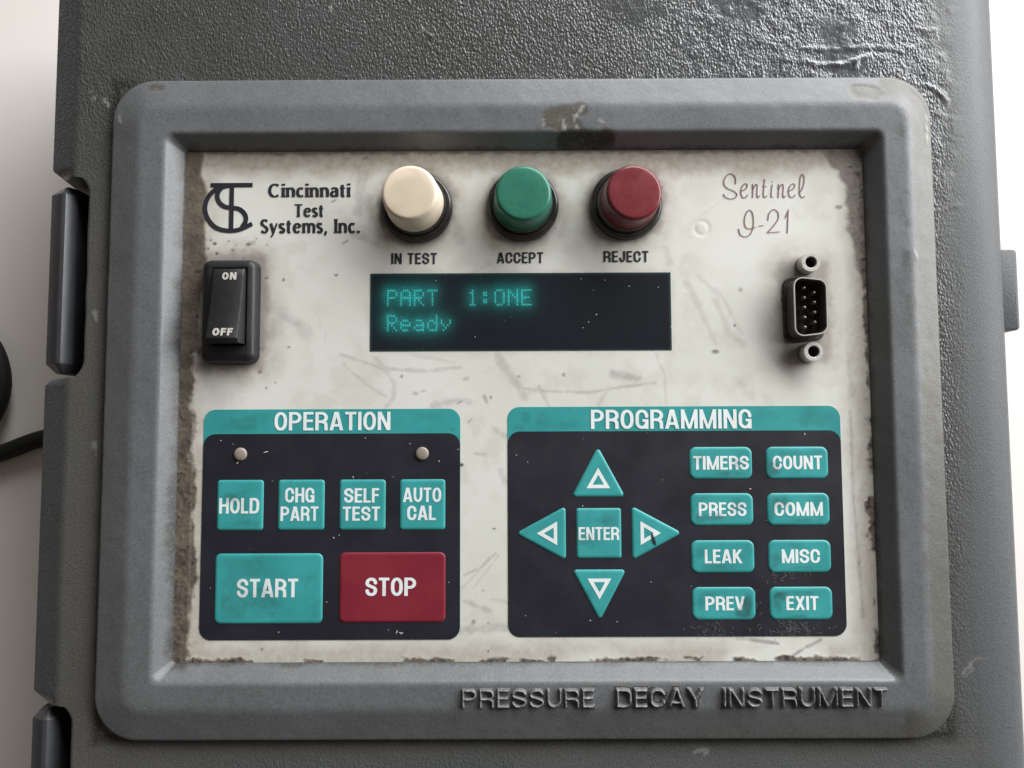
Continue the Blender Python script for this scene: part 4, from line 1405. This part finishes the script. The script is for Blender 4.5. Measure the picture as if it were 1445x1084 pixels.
for o in [o for o in bpy.data.objects if o.name.startswith('title_band')]:
    left = o.data.vertices[0].co.x < 0.02 and min(v.co.x for v in o.data.vertices) < -0.05
    if left:
        grease(o, (292, 580, 645, 612), .18, [(345, 597, 22, 12, .55), (370, 588, 14, 6, .30), (610, 585, 30, 10, .30), (640, 606, 12, 6, .5), (560, 600, 26, 10, .18), (470, 580, 40, 4, .3), (320, 602, 16, 8, .25)], 231)
    else:
        grease(o, (720, 577, 1182, 607), .18, [(765, 592, 12, 18, .45), (742, 588, 8, 12, .4), (800, 600, 30, 6, .25), (870, 600, 20, 8, .35), (1150, 590, 28, 14, .32), (1085, 585, 26, 8, .22), (960, 600, 40, 8, .20), (735, 604, 10, 6, .4)], 233)

# torn cut in the right arrow key, and fluff stuck below the lower keys
def slit(pts, w, z, mat, parent, name):
    P = catmull(pts, 5)
    V, F = [], []
    n = len(P)
    for i, p in enumerate(P):
        a, b = np.array(P[max(0, i - 1)]), np.array(P[min(n - 1, i + 1)])
        t = (b - a) / (np.linalg.norm(b - a) + 1e-9)
        k = w * math.sin(PI * (i + .3) / (n - .4)) ** .6
        V += [(p[0] - t[1] * k, p[1] + t[0] * k, z), (p[0] + t[1] * k, p[1] - t[0] * k, z)]
    for i in range(n - 1):
        F.append([2 * i, 2 * i + 1, 2 * i + 3, 2 * i + 2])
    return V, F


r = np.random.default_rng(5)
geos = []
for i in range(130):
    u = r.random()
    cx_, cy_ = pp(r.choice([r.normal(1010, 22), r.normal(1110, 26), r.normal(1120, 10)]), r.normal(887, 6.5))
    if u < .12:
        cx_, cy_ = pp(r.normal(1100, 14), r.normal(812, 4))
    if u > .93:
        cx_, cy_ = pp(r.normal(1068, 3), r.normal(855, 12))
    if cy_ < -54.6 or -50.2 < cy_ < -41 and 70 < cx_ < 88:
        continue
    a, ln = r.uniform(0, 2 * PI), r.uniform(.6, 2.4)
    b = a + r.normal(0, .9)
    p0 = (cx_, cy_)
    p1 = (cx_ + math.cos(a) * ln / 2, cy_ + math.sin(a) * ln / 2)
    p2 = (p1[0] + math.cos(b) * ln / 2, p1[1] + math.sin(b) * ln / 2)
    geos.append(slit([p0, p1, p2], r.uniform(.03, .07), .20 + .002 * i / 130 + r.random() * .15, None, None, ''))
q = NT('lint_fibre')
q.set(color=(0.13, 0.13, 0.14), rough=.8)
M['lint'] = q.m
lint = mesh_obj('lint', *join_geo(*geos), 'lint', pr)
lint['kind'] = 'stuff'
geos = []
for px_, py_, dx_, dy_ in ((334, 655, 3, -4), (372, 639, 7, -2), (329, 627, 1, 0), (311, 622, 2, 0), (619, 650, 1, 2), (515, 618, 1, 1), (578, 626, 1, 1), (498, 672, 1, 3), (646, 634, 1, 1),
                          (393, 893, 1, -2), (478, 755, 1, 1), (563, 892, 4, 2), (561, 889, -2, 5), (566, 895, 3, -3), (633, 822, 1, 0), (470, 758, 2, 2), (728, 642, 1, 1), (744, 652, 1, 1), (918, 821, 1, 1), (741, 869, 1, 0),
                          (1135, 611, 0, 3), (819, 394, 1, 0), (853, 396, 1, 0), (887, 404, 1, 1), (928, 406, 1, 0), (830, 455, 1, -1), (841, 445, 1, -2), (822, 463, 1, 0), (946, 461, 1, 1), (670, 476, 1, 0), (615, 396, 0, 1), (822, 713, 0, 2), (870, 877, 1, 1), (832, 876, 2, -1), (1057, 690, 3, 0)):
    a_, b_ = pp(px_, py_), pp(px_ + dx_, py_ + dy_)
    m_ = ((a_[0] + b_[0]) / 2 + .05, (a_[1] + b_[1]) / 2 + .05)
    geos.append(slit([a_, m_, b_], .13, .24, None, None, ''))
q = NT('dust_fleck')
q.set(color=(0.55, 0.55, 0.54), rough=.7)
M['fleck'] = q.m
fl_ = mesh_obj('dust_flecks', *join_geo(*geos), 'fleck', plate)
fl_['kind'] = 'stuff'
V, F = slit([pp(919, 752), pp(922, 762), pp(925, 769)],   .40, .58, None, None, '')
ak = [o for o in bpy.data.objects if o.name.startswith('keypad_key') and any(ch.name.startswith('arrow_mark') for ch in o.children)][2]
mesh_obj('cut', V, F, 'ink', ak)

# ------------------------------------------------------------------ the power cord on the table
zc = TABLE_Z + 3.1
path = [(-95, -2, zc), (-125, 3.5, zc), (-148, 4.5, zc), (-166, 1, zc), (-180, -4, zc), (-200, -9.5, zc), (-218, -8, zc), (-230, 5, zc), (-231, 25, zc), (-220, 40, zc + 1), (-202, 43.5, zc + 2),
        (-185, 36, zc + 2), (-179, 20, zc + 2), (-184, 5, zc + 3.5), (-198, -4, zc + 7), (-216, -16, zc + 6), (-234, -30, zc + 1), (-270, -40, zc), (-330, -44, zc)]
P = np.array(catmull(path, 10))
n = 16
V, F = [], []
for i, p in enumerate(P):
    t = P[min(len(P) - 1, i + 1)] - P[max(0, i - 1)]
    t /= np.linalg.norm(t)
    s_ = np.cross(t, (0, 0, 1))
    s_ /= np.linalg.norm(s_)
    u = np.cross(s_, t)
    for j in range(n):
        a = 2 * PI * j / n
        V.append(tuple(p + 3.0 * (math.cos(a) * s_ + math.sin(a) * u)))
for i in range(len(P) - 1):
    for j in range(n):
        F.append([i * n + j, i * n + (j + 1) % n, (i + 1) * n + (j + 1) % n, (i + 1) * n + j])
F.append(list(range(n)))
F.append([(len(P) - 1) * n + j for j in range(n)][::-1])
cord = mesh_obj('power_cord', V, F, 'rubber', smooth=True)
cord['label'] = 'black rubber cord looping on the white table left of the instrument'
cord['category'] = 'cord'
